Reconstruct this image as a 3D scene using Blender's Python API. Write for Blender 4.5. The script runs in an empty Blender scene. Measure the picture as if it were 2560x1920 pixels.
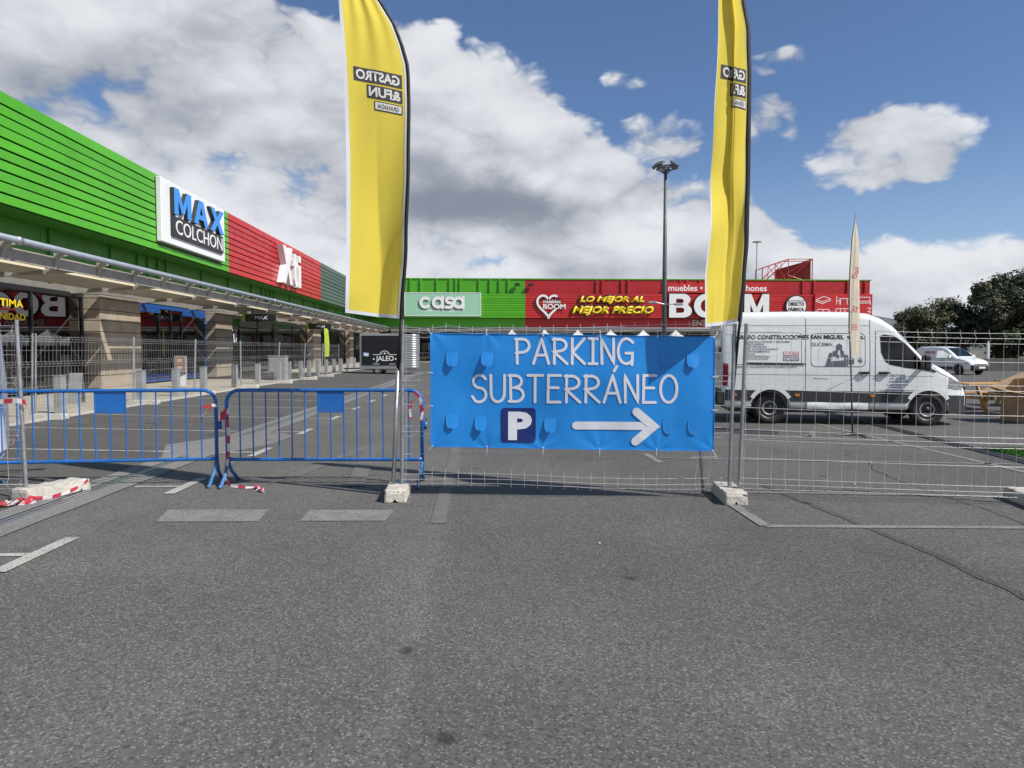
import bpy, bmesh, math, random
from mathutils import Vector, Matrix, Euler, noise as mnoise
R = math.radians
random.seed(7)
sc = bpy.context.scene
C = sc.collection

# ------------------------------------------------------------------ camera
cam_d = bpy.data.cameras.new('camera'); cam = bpy.data.objects.new('camera', cam_d); C.objects.link(cam)
cam_d.sensor_width = 36.0; cam_d.lens = 24.96; cam_d.clip_start = 0.05; cam_d.clip_end = 6000
cam.location = (0, 0, 1.6)
cam.rotation_euler = (R(90 - 2.742), 0, R(-2.256))
sc.camera = cam

# ------------------------------------------------------------------ sun, sky, exposure
SUN_EL = 46.0; SUN_PHI = 29.3
SUNV = Vector((math.cos(R(SUN_EL)) * math.cos(R(SUN_PHI)), -math.cos(R(SUN_EL)) * math.sin(R(SUN_PHI)), math.sin(R(SUN_EL))))
sun_d = bpy.data.lights.new('sun', 'SUN'); sun_d.energy = 3.65; sun_d.angle = R(0.53); sun_d.color = (1.0, 0.955, 0.88)
sun = bpy.data.objects.new('sun', sun_d); C.objects.link(sun)
sun.rotation_euler = SUNV.to_track_quat('Z', 'Y').to_euler()
sc.view_settings.view_transform = 'Standard'; sc.view_settings.look = 'None'
sc.view_settings.exposure = 0.48; sc.view_settings.gamma = 1.0; sc.view_settings.use_curve_mapping = False
sc.cycles.max_bounces = 5; sc.cycles.diffuse_bounces = 2; sc.cycles.glossy_bounces = 3; sc.cycles.transparent_max_bounces = 12
sc.cycles.sample_clamp_indirect = 4.0
sc.cycles.use_adaptive_sampling = True


class NT:
    """tiny node-graph helper"""
    def __init__(s, tree): s.t = tree; s.n = tree.nodes; s.l = tree.links
    def new(s, typ, **kw):
        nd = s.n.new(typ)
        for k, v in kw.items():
            if hasattr(nd, k): setattr(nd, k, v)
            else: s.put(nd, k, v)
        return nd
    def put(s, nd, key, v):
        sock = nd.inputs[key]
        if hasattr(v, 'bl_idname') or isinstance(v, bpy.types.NodeSocket): s.l.new(v if isinstance(v, bpy.types.NodeSocket) else v.outputs[0], sock)
        else: sock.default_value = v
    def math(s, op, a, b=0.0, c=0.0, clamp=False):
        nd = s.n.new('ShaderNodeMath'); nd.operation = op; nd.use_clamp = clamp
        for i, v in enumerate((a, b, c)): s.put(nd, i, v)
        return nd.outputs[0]
    def vmath(s, op, a, b=(0, 0, 0)):
        nd = s.n.new('ShaderNodeVectorMath'); nd.operation = op
        s.put(nd, 0, a); s.put(nd, 1, b)
        return nd.outputs['Value'] if op in ('DOT_PRODUCT', 'LENGTH') else nd.outputs[0]
    def sstep(s, v, a, b, lo=0.0, hi=1.0, typ='SMOOTHSTEP'):
        nd = s.n.new('ShaderNodeMapRange'); nd.interpolation_type = typ
        s.put(nd, 0, v); nd.inputs[1].default_value = a; nd.inputs[2].default_value = b
        nd.inputs[3].default_value = lo; nd.inputs[4].default_value = hi
        return nd.outputs[0]
    def mix(s, f, a, b, blend='MIX'):
        nd = s.n.new('ShaderNodeMix'); nd.data_type = 'RGBA'; nd.blend_type = blend
        s.put(nd, 0, f)
        for k, v in ((6, a), (7, b)):
            if isinstance(v, tuple): nd.inputs[k].default_value = (*v[:3], 1)
            else: s.l.new(v, nd.inputs[k])
        return nd.outputs[2]
    def noise(s, vec, scale, detail=4, rough=0.55, dist=0.0, out='Fac'):
        nd = s.n.new('ShaderNodeTexNoise')
        if vec is not None: s.l.new(vec, nd.inputs['Vector'])
        nd.inputs['Scale'].default_value = scale; nd.inputs['Detail'].default_value = detail
        nd.inputs['Roughness'].default_value = rough; nd.inputs['Distortion'].default_value = dist
        return nd.outputs[out]


def azel(az, el):
    return (math.sin(R(az)) * math.cos(R(el)), math.cos(R(az)) * math.cos(R(el)), math.sin(R(el)))


world = bpy.data.worlds.new('World'); sc.world = world; world.use_nodes = True
W = NT(world.node_tree); W.n.clear()
world.cycles.sampling_method = 'MANUAL'; world.cycles.sample_map_resolution = 256
SKY_STRENGTH = 0.084
sky = W.new('ShaderNodeTexSky'); sky.sky_type = 'NISHITA'; sky.sun_disc = False
sky.sun_elevation = R(SUN_EL); sky.sun_rotation = R(90 + SUN_PHI)
sky.air_density = 1.0; sky.dust_density = 0.6; sky.ozone_density = 2.2; sky.altitude = 600
tc = W.new('ShaderNodeTexCoord'); d = tc.outputs['Generated']
sx = W.new('ShaderNodeSeparateXYZ'); W.l.new(d, sx.inputs[0]); dz = sx.outputs['Z']
az = W.math('MULTIPLY', W.math('ARCTAN2', sx.outputs['X'], sx.outputs['Y']), 57.2958)
el = W.math('MULTIPLY', W.math('ARCSINE', dz), 57.2958)
stretch = W.vmath('MULTIPLY', d, (1.0, 1.0, 1.7))
# height reached by the cloud bank for each compass direction
ramp = W.new('ShaderNodeFloatCurve'); cv = ramp.mapping.curves[0]
TOP = [(-180, 24), (-90, 27), (-34, 31), (-20, 27), (-12, 25), (-5, 24.5), (1, 23), (6, 20.5), (9.5, 17.5), (14, 16), (19, 14.5), (23, 9.5), (28, 7), (36, 7.5), (60, 14), (120, 22), (180, 24)]
for k, (a, t) in enumerate(TOP):
    p_ = ((a + 180) / 360, t / 40)
    if k == 0: cv.points[0].location = p_
    elif k == len(TOP) - 1: cv.points[-1].location = p_
    else: cv.points.new(*p_)
ramp.mapping.update(); W.l.new(W.math('DIVIDE', W.math('ADD', az, 180), 360), ramp.inputs['Value'])
above = W.math('SUBTRACT', el, W.math('MULTIPLY', ramp.outputs[0], 40))
cover = W.sstep(above, -4.5, 4.0, 0.18, -0.21)


def blob(a0, e0, ra, re, amp):
    q = W.math('ADD', W.math('POWER', W.math('DIVIDE', W.math('SUBTRACT', az, a0), ra), 2.0), W.math('POWER', W.math('DIVIDE', W.math('SUBTRACT', el, e0), re), 2.0))
    return W.sstep(q, 0.15, 1.0, amp, 0.0)


bias = cover
for b in ((29.2, 13.2, 8.2, 4.4, 0.34), (11.5, 20.5, 3.6, 1.7, 0.25), (21.5, 16.5, 4, 3.0, 0.27), (22.5, 20.5, 4, 1.4, 0.22), (15, 17.0, 5, 3.2, 0.17), (-12.5, 26, 4.5, 3.0, -0.12), (-23, 29.5, 5, 3, -0.12), (1, 6.5, 3.5, 1.6, -0.10), (28, 10.5, 9, 1.4, -0.10)):
    bias = W.math('ADD', blob(*b), bias)
n0 = W.noise(stretch, 3.3, 3, 0.55)
n1 = W.noise(W.vmath('ADD', stretch, (0.02, -0.014, 0.06)), 3.3, 2, 0.55)
b1 = W.math('ABSOLUTE', W.math('SUBTRACT', W.noise(stretch, 10.5, 1, 0.5, 0.35), 0.5))
b2 = W.math('ABSOLUTE', W.math('SUBTRACT', W.noise(stretch, 27.0, 2, 0.6, 0.3), 0.5))
bil = W.math('ADD', W.math('MULTIPLY', b1, 0.62), W.math('MULTIPLY', b2, 0.34))
nb = W.math('ADD', W.math('ADD', W.math('SUBTRACT', n0, 0.045), W.math('MULTIPLY', bil, 0.75)), bias)
dens = W.sstep(nb, 0.495, 0.595)
thick = W.sstep(nb, 0.58, 0.85)
light = W.math('ADD', W.math('MULTIPLY', W.math('SUBTRACT', n0, n1), 3.0), 0.66)
light = W.math('ADD', light, W.math('MULTIPLY', W.math('SUBTRACT', bil, 0.09), 2.3))
big = W.noise(W.vmath('MULTIPLY', d, (1.0, 1.0, 3.4)), 2.5, 2, 0.5)
light = W.math('SUBTRACT', light, W.sstep(big, 0.44, 0.66, 0.0, 0.42))
puff = blob(28.9, 13.0, 12, 7, 1.0)
light = W.math('ADD', light, W.math('MULTIPLY', puff, W.sstep(el, 9.5, 14.5, -0.40, 0.25)))
light = W.sstep(W.math('SUBTRACT', light, W.math('MULTIPLY', thick, 0.10)), -0.45, 1.1)
ccol = W.mix(light, (2.15, 2.4, 2.9), (7.1, 7.2, 7.5))
skyc = W.mix(1.0, sky.outputs[0], (0.62, 0.76, 0.93), 'MULTIPLY')
haze_f = W.sstep(dz, 0.0, 0.30, 0.36, 0.03)
skyc = W.mix(haze_f, skyc, (5.4, 6.2, 7.4))
allc = W.mix(W.math('MULTIPLY', dens, 0.95), skyc, ccol)
allc = W.mix(W.sstep(dz, -0.02, 0.09, 0.35, 0.0), allc, (6.0, 6.7, 7.8))
bg = W.new('ShaderNodeBackground'); W.l.new(allc, bg.inputs[0]); bg.inputs[1].default_value = SKY_STRENGTH
wo = W.new('ShaderNodeOutputWorld'); W.l.new(bg.outputs[0], wo.inputs[0])

# ------------------------------------------------------------------ materials
MATS = {}


def mat(name, col, rough=0.6, metal=0.0, var=0.08, vscale=3.0, bump=0.0, bscale=40.0, transl=0.0, spec=0.5, dirt=None, dirt_amt=0.0, coat=0.0, orand=0.0):
    m = bpy.data.materials.new(name); m.use_nodes = True; MATS[name] = m
    N = NT(m.node_tree); N.n.clear()
    o = N.new('ShaderNodeOutputMaterial'); b = N.new('ShaderNodeBsdfPrincipled')
    t = N.new('ShaderNodeTexCoord').outputs['Object']
    f = N.noise(t, vscale, 6, 0.6)
    k1 = tuple(c * (1 - var) for c in col); k2 = tuple(min(1, c * (1 + var)) for c in col)
    c = N.mix(N.sstep(f, 0.3, 0.7), k1, k2)
    if dirt:
        g = N.noise(t, vscale * 2.7, 8, 0.68, 0.6)
        c = N.mix(N.math('MULTIPLY', N.sstep(g, 0.5, 0.68), dirt_amt), c, dirt)
    if orand:
        oi = N.new('ShaderNodeObjectInfo'); k = N.sstep(oi.outputs['Random'], 0, 1, 1 - orand, 1 + orand, 'LINEAR')
        cb_ = N.new('ShaderNodeCombineXYZ'); [N.l.new(k, cb_.inputs[q]) for q in range(3)]
        c = N.mix(1.0, c, cb_.outputs[0], 'MULTIPLY')
    N.put(b, 'Base Color', c)
    b.inputs['Roughness'].default_value = rough; b.inputs['Metallic'].default_value = metal
    b.inputs['Specular IOR Level'].default_value = spec
    if coat: b.inputs['Coat Weight'].default_value = coat; b.inputs['Coat Roughness'].default_value = 0.06
    if var > 0: N.put(b, 'Roughness', N.sstep(N.noise(t, vscale * 4, 4), 0.3, 0.7, max(0.02, rough - 0.1), min(1, rough + 0.1)))
    if bump:
        bp = N.new('ShaderNodeBump'); bp.inputs['Strength'].default_value = bump; bp.inputs['Distance'].default_value = 0.01
        N.l.new(N.noise(t, bscale, 5, 0.6), bp.inputs['Height']); N.l.new(bp.outputs[0], b.inputs['Normal'])
    if transl:
        tr = N.new('ShaderNodeBsdfTranslucent'); N.l.new(c, tr.inputs[0])
        ms = N.new('ShaderNodeMixShader'); ms.inputs[0].default_value = transl
        N.l.new(b.outputs[0], ms.inputs[1]); N.l.new(tr.outputs[0], ms.inputs[2]); N.l.new(ms.outputs[0], o.inputs[0])
    else: N.l.new(b.outputs[0], o.inputs[0])
    return m


def asphalt(name, base, speck=1.0, big=True):
    m = bpy.data.materials.new(name); m.use_nodes = True; MATS[name] = m
    N = NT(m.node_tree); N.n.clear()
    o = N.new('ShaderNodeOutputMaterial'); b = N.new('ShaderNodeBsdfPrincipled')
    t = N.new('ShaderNodeTexCoord').outputs['Object']
    col = N.mix(N.sstep(N.noise(t, 0.35, 3, 0.6), 0.3, 0.7), tuple(c * 0.84 for c in base), tuple(c * 1.14 for c in base))
    col = N.mix(N.math('MULTIPLY', N.sstep(N.noise(N.vmath('MULTIPLY', t, (1.0, 0.16, 1)), 0.9, 2, 0.55), 0.45, 0.75), 0.35), col, tuple(c * 0.72 for c in base))
    # aggregate: light stones and dark pits
    v = N.new('ShaderNodeTexVoronoi'); v.feature = 'F1'; v.inputs['Scale'].default_value = 88.0
    N.l.new(t, v.inputs['Vector'])
    vs = N.new('ShaderNodeSeparateColor'); N.l.new(v.outputs['Color'], vs.inputs[0])
    stone = N.math('MULTIPLY', N.sstep(vs.outputs[0], 0.66, 0.86), N.sstep(v.outputs['Distance'], 0.1, 0.6, 1.0, 0.3))
    col = N.mix(N.math('MULTIPLY', stone, 0.85 * speck), col, tuple(min(1, c * 3.1) for c in base))
    pit = N.sstep(vs.outputs[1], 0.62, 0.85)
    col = N.mix(N.math('MULTIPLY', pit, 0.7 * speck), col, tuple(c * 0.38 for c in base))
    mid = N.noise(t, 24, 3, 0.7)
    col = N.mix(N.math('MULTIPLY', N.sstep(mid, 0.35, 0.7), 0.35 * speck), col, tuple(min(1, c * 1.5) for c in base))
    # oil drips, chewing-gum spots
    v2 = N.new('ShaderNodeTexVoronoi'); v2.voronoi_dimensions = '2D'; v2.inputs['Scale'].default_value = 0.85; N.l.new(N.vmath('ADD', t, N.vmath('MULTIPLY', N.noise(t, 9, 2, 0.5, 0, 'Color'), (0.10, 0.10, 0.0))), v2.inputs['Vector'])
    spot = N.sstep(v2.outputs['Distance'], 0.02, 0.06, 0.75, 0.0)
    v2s = N.new('ShaderNodeSeparateColor'); N.l.new(v2.outputs['Color'], v2s.inputs[0])
    spot = N.math('MULTIPLY', spot, N.sstep(v2s.outputs[0], 0.55, 0.7))
    col = N.mix(spot, col, tuple(c * 0.28 for c in base))
    if big:
        # two paving lanes meeting at a seam, tyre-polished bands
        sp = N.new('ShaderNodeSeparateXYZ'); N.l.new(t, sp.inputs[0])
        xw = N.math('ADD', sp.outputs['X'], N.math('MULTIPLY', N.noise(t, 1.4, 3), 0.22))
        lane = N.sstep(xw, -0.42, -0.10, 0.0, 0.55)
        col = N.mix(lane, col, (0.76, 0.76, 0.77), 'MULTIPLY')
        col = N.mix(N.math('MULTIPLY', N.sstep(N.math('ABSOLUTE', N.math('ADD', xw, 0.30)), 0.0, 0.10, 1.0, 0.0), 0.35), col, (1.3, 1.3, 1.28), 'MULTIPLY')
        stain = N.sstep(N.noise(t, 0.55, 4, 0.6, 0.5), 0.5, 0.7, 0.0, 0.5)
        col = N.mix(stain, col, (0.70, 0.70, 0.71), 'MULTIPLY')
        pale = N.sstep(N.noise(N.vmath('ADD', t, (7.3, 2.1, 0)), 0.4, 4, 0.6, 0.4), 0.5, 0.72, 0.0, 0.6)
        col = N.mix(pale, col, (1.28, 1.26, 1.22), 'MULTIPLY')
        # hairline cracks
        v3 = N.new('ShaderNodeTexVoronoi'); v3.feature = 'DISTANCE_TO_EDGE'; v3.inputs['Scale'].default_value = 0.22
        N.l.new(N.vmath('ADD', t, N.vmath('MULTIPLY', N.noise(t, 1.6, 4, 0.7, 0, 'Color'), (0.9, 0.9, 0))), v3.inputs['Vector'])
        crack = N.math('MULTIPLY', N.sstep(v3.outputs['Distance'], 0.0, 0.0026, 0.6, 0.0), N.sstep(N.noise(t, 0.25, 2), 0.5, 0.6))
        col = N.mix(crack, col, tuple(c * 0.3 for c in base))
        dust = N.math('MULTIPLY', N.sstep(N.noise(t, 1.1, 6, 0.72, 0.4), 0.56, 0.8), 0.28)
        col = N.mix(dust, col, (0.20, 0.195, 0.18))
    N.put(b, 'Base Color', col); b.inputs['Roughness'].default_value = 0.86; b.inputs['Specular IOR Level'].default_value = 0.35
    bp = N.new('ShaderNodeBump'); bp.inputs['Strength'].default_value = 0.25; bp.inputs['Distance'].default_value = 0.003
    N.l.new(N.math('ADD', v.outputs['Distance'], mid), bp.inputs['Height']); N.l.new(bp.outputs[0], b.inputs['Normal'])
    N.l.new(b.outputs[0], o.inputs[0])
    return m


def worn_paint(name, col, cover=0.75, under=(0.07, 0.069, 0.066)):
    m = bpy.data.materials.new(name); m.use_nodes = True; MATS[name] = m
    N = NT(m.node_tree); N.n.clear()
    o = N.new('ShaderNodeOutputMaterial'); b = N.new('ShaderNodeBsdfPrincipled')
    t = N.new('ShaderNodeTexCoord').outputs['Object']
    v = N.new('ShaderNodeTexVoronoi'); v.inputs['Scale'].default_value = 80; N.l.new(t, v.inputs['Vector'])
    vs = N.new('ShaderNodeSeparateColor'); N.l.new(v.outputs['Color'], vs.inputs[0])
    w = N.math('ADD', N.math('MULTIPLY', vs.outputs[0], 0.5), N.math('MULTIPLY', N.noise(t, 6, 8, 0.7), 0.7))
    c = N.mix(N.sstep(w, cover - 0.1, cover + 0.22), col, under)
    c = N.mix(N.math('MULTIPLY', N.sstep(N.noise(t, 1.5, 5), 0.4, 0.7), 0.3), c, under)
    N.put(b, 'Base Color', c); b.inputs['Roughness'].default_value = 0.8
    N.l.new(b.outputs[0], o.inputs[0])
    return m


def glass(name, tint=(0.75, 0.8, 0.8), extra=0.06, rough=0.0):
    m = bpy.data.materials.new(name); m.use_nodes = True; MATS[name] = m
    N = NT(m.node_tree); N.n.clear()
    o = N.new('ShaderNodeOutputMaterial')
    tr = N.new('ShaderNodeBsdfTransparent'); tr.inputs[0].default_value = (*tint, 1)
    gl = N.new('ShaderNodeBsdfGlossy'); gl.inputs[1].default_value = rough
    t = N.new('ShaderNodeTexCoord').outputs['Object']
    bp = N.new('ShaderNodeBump'); bp.inputs['Strength'].default_value = 0.02; bp.inputs['Distance'].default_value = 0.01
    N.l.new(N.noise(t, 0.8, 2), bp.inputs['Height']); N.l.new(bp.outputs[0], gl.inputs['Normal'])
    fr = N.new('ShaderNodeFresnel'); fr.inputs[0].default_value = 1.5
    ms = N.new('ShaderNodeMixShader'); N.l.new(N.math('ADD', fr.outputs[0], extra, clamp=True), ms.inputs[0])
    N.l.new(tr.outputs[0], ms.inputs[1]); N.l.new(gl.outputs[0], ms.inputs[2]); N.l.new(ms.outputs[0], o.inputs[0])
    return m


def striped(name, a, b_, period, transl=0.25):
    """red and white bands along U of the UV-free object: uses the generated attribute 'u'"""
    m = bpy.data.materials.new(name); m.use_nodes = True; MATS[name] = m
    N = NT(m.node_tree); N.n.clear()
    o = N.new('ShaderNodeOutputMaterial'); b = N.new('ShaderNodeBsdfPrincipled')
    at = N.new('ShaderNodeAttribute'); at.attribute_name = 'u'
    s = N.math('MODULO', at.outputs['Fac'], period)
    c = N.mix(N.math('GREATER_THAN', s, period * 0.5), a, b_)
    N.put(b, 'Base Color', c); b.inputs['Roughness'].default_value = 0.35
    tr = N.new('ShaderNodeBsdfTranslucent'); N.l.new(c, tr.inputs[0])
    ms = N.new('ShaderNodeMixShader'); ms.inputs[0].default_value = transl
    N.l.new(b.outputs[0], ms.inputs[1]); N.l.new(tr.outputs[0], ms.inputs[2]); N.l.new(ms.outputs[0], o.inputs[0])
    return m


asphalt('asphalt', (0.114, 0.109, 0.101))
asphalt('asphalt_bay', (0.090, 0.086, 0.081), 0.7)
asphalt('asphalt_patch', (0.045, 0.045, 0.046), 0.5, False)
asphalt('asphalt_seam', (0.072, 0.070, 0.067), 0.8, False)
asphalt('drain_concrete', (0.19, 0.185, 0.175), 0.5, False)
worn_paint('line_paint', (0.46, 0.445, 0.41), 0.74, (0.10, 0.096, 0.09))
worn_paint('ghost_paint', (0.165, 0.158, 0.147), 0.6, (0.105, 0.101, 0.095))
worn_paint('faded_paint', (0.25, 0.238, 0.22), 0.66, (0.115, 0.11, 0.10))
mat('paving', (0.40, 0.36, 0.29), 0.85, var=0.12, vscale=1.2, bump=0.3, dirt=(0.25, 0.22, 0.18), dirt_amt=0.5, orand=0.08)
mat('terrain', (0.14, 0.13, 0.09), 0.95, var=0.25, vscale=0.05)
mat('hill', (0.10, 0.12, 0.11), 0.95, var=0.25, vscale=0.01)
mat('green_slat', (0.085, 0.41, 0.014), 0.38, var=0.06, vscale=0.6, dirt=(0.06, 0.28, 0.012), dirt_amt=0.25, orand=0.09)
mat('green_panel', (0.07, 0.36, 0.012), 0.45, var=0.06, vscale=0.5)
mat('green_back', (0.012, 0.055, 0.004), 0.7)
mat('green_fascia_shaded', (0.040, 0.205, 0.010), 0.45, var=0.06, vscale=0.5, orand=0.07)  # darker copy of the panel green: shade under the slats put into the colour
mat('red_slat', (0.52, 0.024, 0.026), 0.4, var=0.06, vscale=0.6, orand=0.09)
mat('red_panel', (0.42, 0.014, 0.020), 0.45, var=0.06, vscale=0.5)
mat('red_back', (0.10, 0.004, 0.005), 0.7)
mat('grey_slat', (0.085, 0.125, 0.105), 0.45, var=0.06, vscale=0.6, orand=0.09)
mat('grey_back', (0.02, 0.03, 0.025), 0.7)
mat('galvanised', (0.42, 0.44, 0.46), 0.42, 0.75, var=0.16, vscale=9, dirt=(0.20, 0.20, 0.20), dirt_amt=0.35)
mat('wire', (0.74, 0.74, 0.73), 0.38, 0.5, var=0.1, vscale=30)
mat('gutter', (0.29, 0.325, 0.38), 0.5, 0.2, var=0.08)
mat('steel_beam', (0.42, 0.385, 0.34), 0.6, 0.15, var=0.12, vscale=2, dirt=(0.30, 0.20, 0.12), dirt_amt=0.35, orand=0.08)
mat('louvre', (0.40, 0.365, 0.30), 0.6, var=0.08, orand=0.08)  # body darker than its edge: underside shade put into the colour
mat('louvre_edge_lit', (0.74, 0.66, 0.48), 0.6, var=0.05)  # brighter cream outer edge: sunlight put into the colour
mat('entrance_letter', (0.50, 0.48, 0.44), 0.5)
mat('soffit', (0.20, 0.19, 0.17), 0.8)
mat('stone', (0.34, 0.285, 0.22), 0.85, var=0.14, vscale=1.7, bump=0.25, bscale=20, dirt=(0.22, 0.19, 0.16), dirt_amt=0.4, orand=0.1)
mat('stone_lit', (0.50, 0.43, 0.32), 0.85, var=0.10, vscale=1.7, bump=0.25, bscale=20)
mat('mortar', (0.05, 0.045, 0.04), 0.9)
mat('concrete', (0.52, 0.49, 0.43), 0.9, var=0.16, vscale=7, bump=0.8, bscale=45, dirt=(0.24, 0.22, 0.19), dirt_amt=0.7, orand=0.08)
mat('shaded_concrete', (0.15, 0.145, 0.135), 0.9, var=0.2, vscale=1.5, bump=0.4)  # darkened concrete for the low wall: tree shade put into the colour
mat('black_frame', (0.018, 0.018, 0.020), 0.35)
mat('shop_blue', (0.010, 0.075, 0.28), 0.4)
mat('interior', (0.16, 0.15, 0.14), 0.9)
mat('interior_floor', (0.30, 0.27, 0.24), 0.5)
mat('white_board', (0.80, 0.81, 0.82), 0.35, var=0.03)
mat('letter_white', (0.82, 0.82, 0.82), 0.35, var=0.02)
mat('letter_blue', (0.035, 0.28, 0.78), 0.35, var=0.03)
mat('letter_black', (0.022, 0.023, 0.026), 0.4)
mat('letter_dark', (0.035, 0.037, 0.045), 0.45)
mat('letter_yellow', (0.85, 0.62, 0.015), 0.4, var=0.03)
mat('casa_board', (0.33, 0.60, 0.42), 0.4, var=0.03)
mat('print_red', (0.55, 0.03, 0.04), 0.5)
mat('print_faded_red', (0.62, 0.20, 0.22), 0.5)
mat('print_grey', (0.13, 0.14, 0.16), 0.5)
mat('banner_blue', (0.018, 0.29, 0.80), 0.42, var=0.04, vscale=1.3, transl=0.12, bump=0.15, bscale=300)
mat('banner_edge', (0.22, 0.46, 0.78), 0.5)
mat('banner_navy', (0.006, 0.022, 0.16), 0.45)
mat('banner_white', (0.74, 0.75, 0.80), 0.45, var=0.02)
mat('tie_white', (0.78, 0.78, 0.76), 0.4)
mat('flag_yellow', (0.95, 0.765, 0.11), 0.75, var=0.03, vscale=2, transl=0.38, bump=0.2, bscale=500, spec=0.2)
mat('flag_white', (0.76, 0.78, 0.86), 0.75, var=0.03, transl=0.28, spec=0.2)
mat('flag_print_dark', (0.050, 0.048, 0.062), 0.7, var=0.15, vscale=60, transl=0.15)
mat('flag_print_light', (0.80, 0.79, 0.77), 0.7, var=0.14, vscale=50, transl=0.2)
mat('flag_black', (0.006, 0.006, 0.007), 0.6, var=0.1)
mat('flag_beige', (0.70, 0.62, 0.49), 0.8, transl=0.25)
mat('flag_lime', (0.45, 0.62, 0.05), 0.7, transl=0.25)
mat('barrier_blue', (0.012, 0.14, 0.48), 0.38, var=0.12, vscale=4, dirt=(0.12, 0.09, 0.07), dirt_amt=0.45)
mat('barrier_foot', (0.05, 0.17, 0.40), 0.5, var=0.2, vscale=12, dirt=(0.25, 0.22, 0.18), dirt_amt=0.5)
mat('van_white', (0.84, 0.865, 0.87), 0.28, var=0.02, vscale=0.8, coat=0.5, dirt=(0.60, 0.60, 0.57), dirt_amt=0.3)
mat('van_trim', (0.035, 0.036, 0.038), 0.55, var=0.15)
mat('seam', (0.03, 0.03, 0.03), 0.8)
mat('rubber', (0.016, 0.016, 0.016), 0.8, var=0.2, vscale=8, dirt=(0.06, 0.055, 0.05), dirt_amt=0.4)
mat('wheel_steel', (0.09, 0.09, 0.095), 0.5, 0.4)
mat('wheel_ring', (0.36, 0.37, 0.38), 0.45, 0.4, dirt=(0.15, 0.14, 0.13), dirt_amt=0.5)
mat('tail_red', (0.30, 0.006, 0.010), 0.15, coat=0.8)
mat('amber', (0.65, 0.20, 0.02), 0.25)
mat('chrome', (0.7, 0.7, 0.7), 0.15, 0.95)
mat('trailer_black', (0.007, 0.008, 0.010), 0.45)
mat('aluminium', (0.40, 0.41, 0.42), 0.42, 0.6, var=0.08)
mat('pale_sticker', (0.35, 0.52, 0.70), 0.4)
mat('bollard_paint', (0.36, 0.37, 0.38), 0.5, 0.3, var=0.1, vscale=5)
mat('pole_grey', (0.13, 0.145, 0.15), 0.5, 0.3)
mat('lamp_face', (0.30, 0.32, 0.34), 0.25, 0.2)
mat('tent_white', (0.78, 0.78, 0.76), 0.8, transl=0.2)
mat('wood', (0.48, 0.27, 0.10), 0.65, var=0.2, vscale=6)
mat('wood_dark', (0.22, 0.11, 0.05), 0.7, var=0.2, vscale=6)
mat('cardboard', (0.40, 0.27, 0.15), 0.85, var=0.1)
mat('turf', (0.035, 0.16, 0.012), 0.9, var=0.3, vscale=30)
mat('bark', (0.09, 0.07, 0.05), 0.9, bump=0.6, bscale=12)
mat('leaf_dark', (0.045, 0.055, 0.028), 0.6, var=0.45, vscale=0.9, transl=0.2)
mat('leaf_mid', (0.060, 0.085, 0.030), 0.6, var=0.4, vscale=0.9, transl=0.25)
mat('leaf_olive', (0.095, 0.095, 0.048), 0.6, var=0.4, vscale=0.9, transl=0.2)
mat('skin_poster', (0.55, 0.42, 0.34), 0.6)
mat('poster_red', (0.30, 0.13, 0.11), 0.6)
mat('litter_brown', (0.32, 0.19, 0.09), 0.8)
mat('plastic_dark', (0.02, 0.02, 0.022), 0.5)
mat('grate_iron', (0.05, 0.05, 0.052), 0.6, 0.4, var=0.25, vscale=20)
glass('shop_glass', (0.62, 0.66, 0.66), 0.10)
glass('green_glass', (0.50, 0.62, 0.56), 0.12)
glass('car_glass', (0.10, 0.13, 0.13), 0.02)
striped('tape', (0.58, 0.05, 0.08), (0.78, 0.74, 0.75), 0.19)

# ------------------------------------------------------------------ mesh helpers


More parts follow.
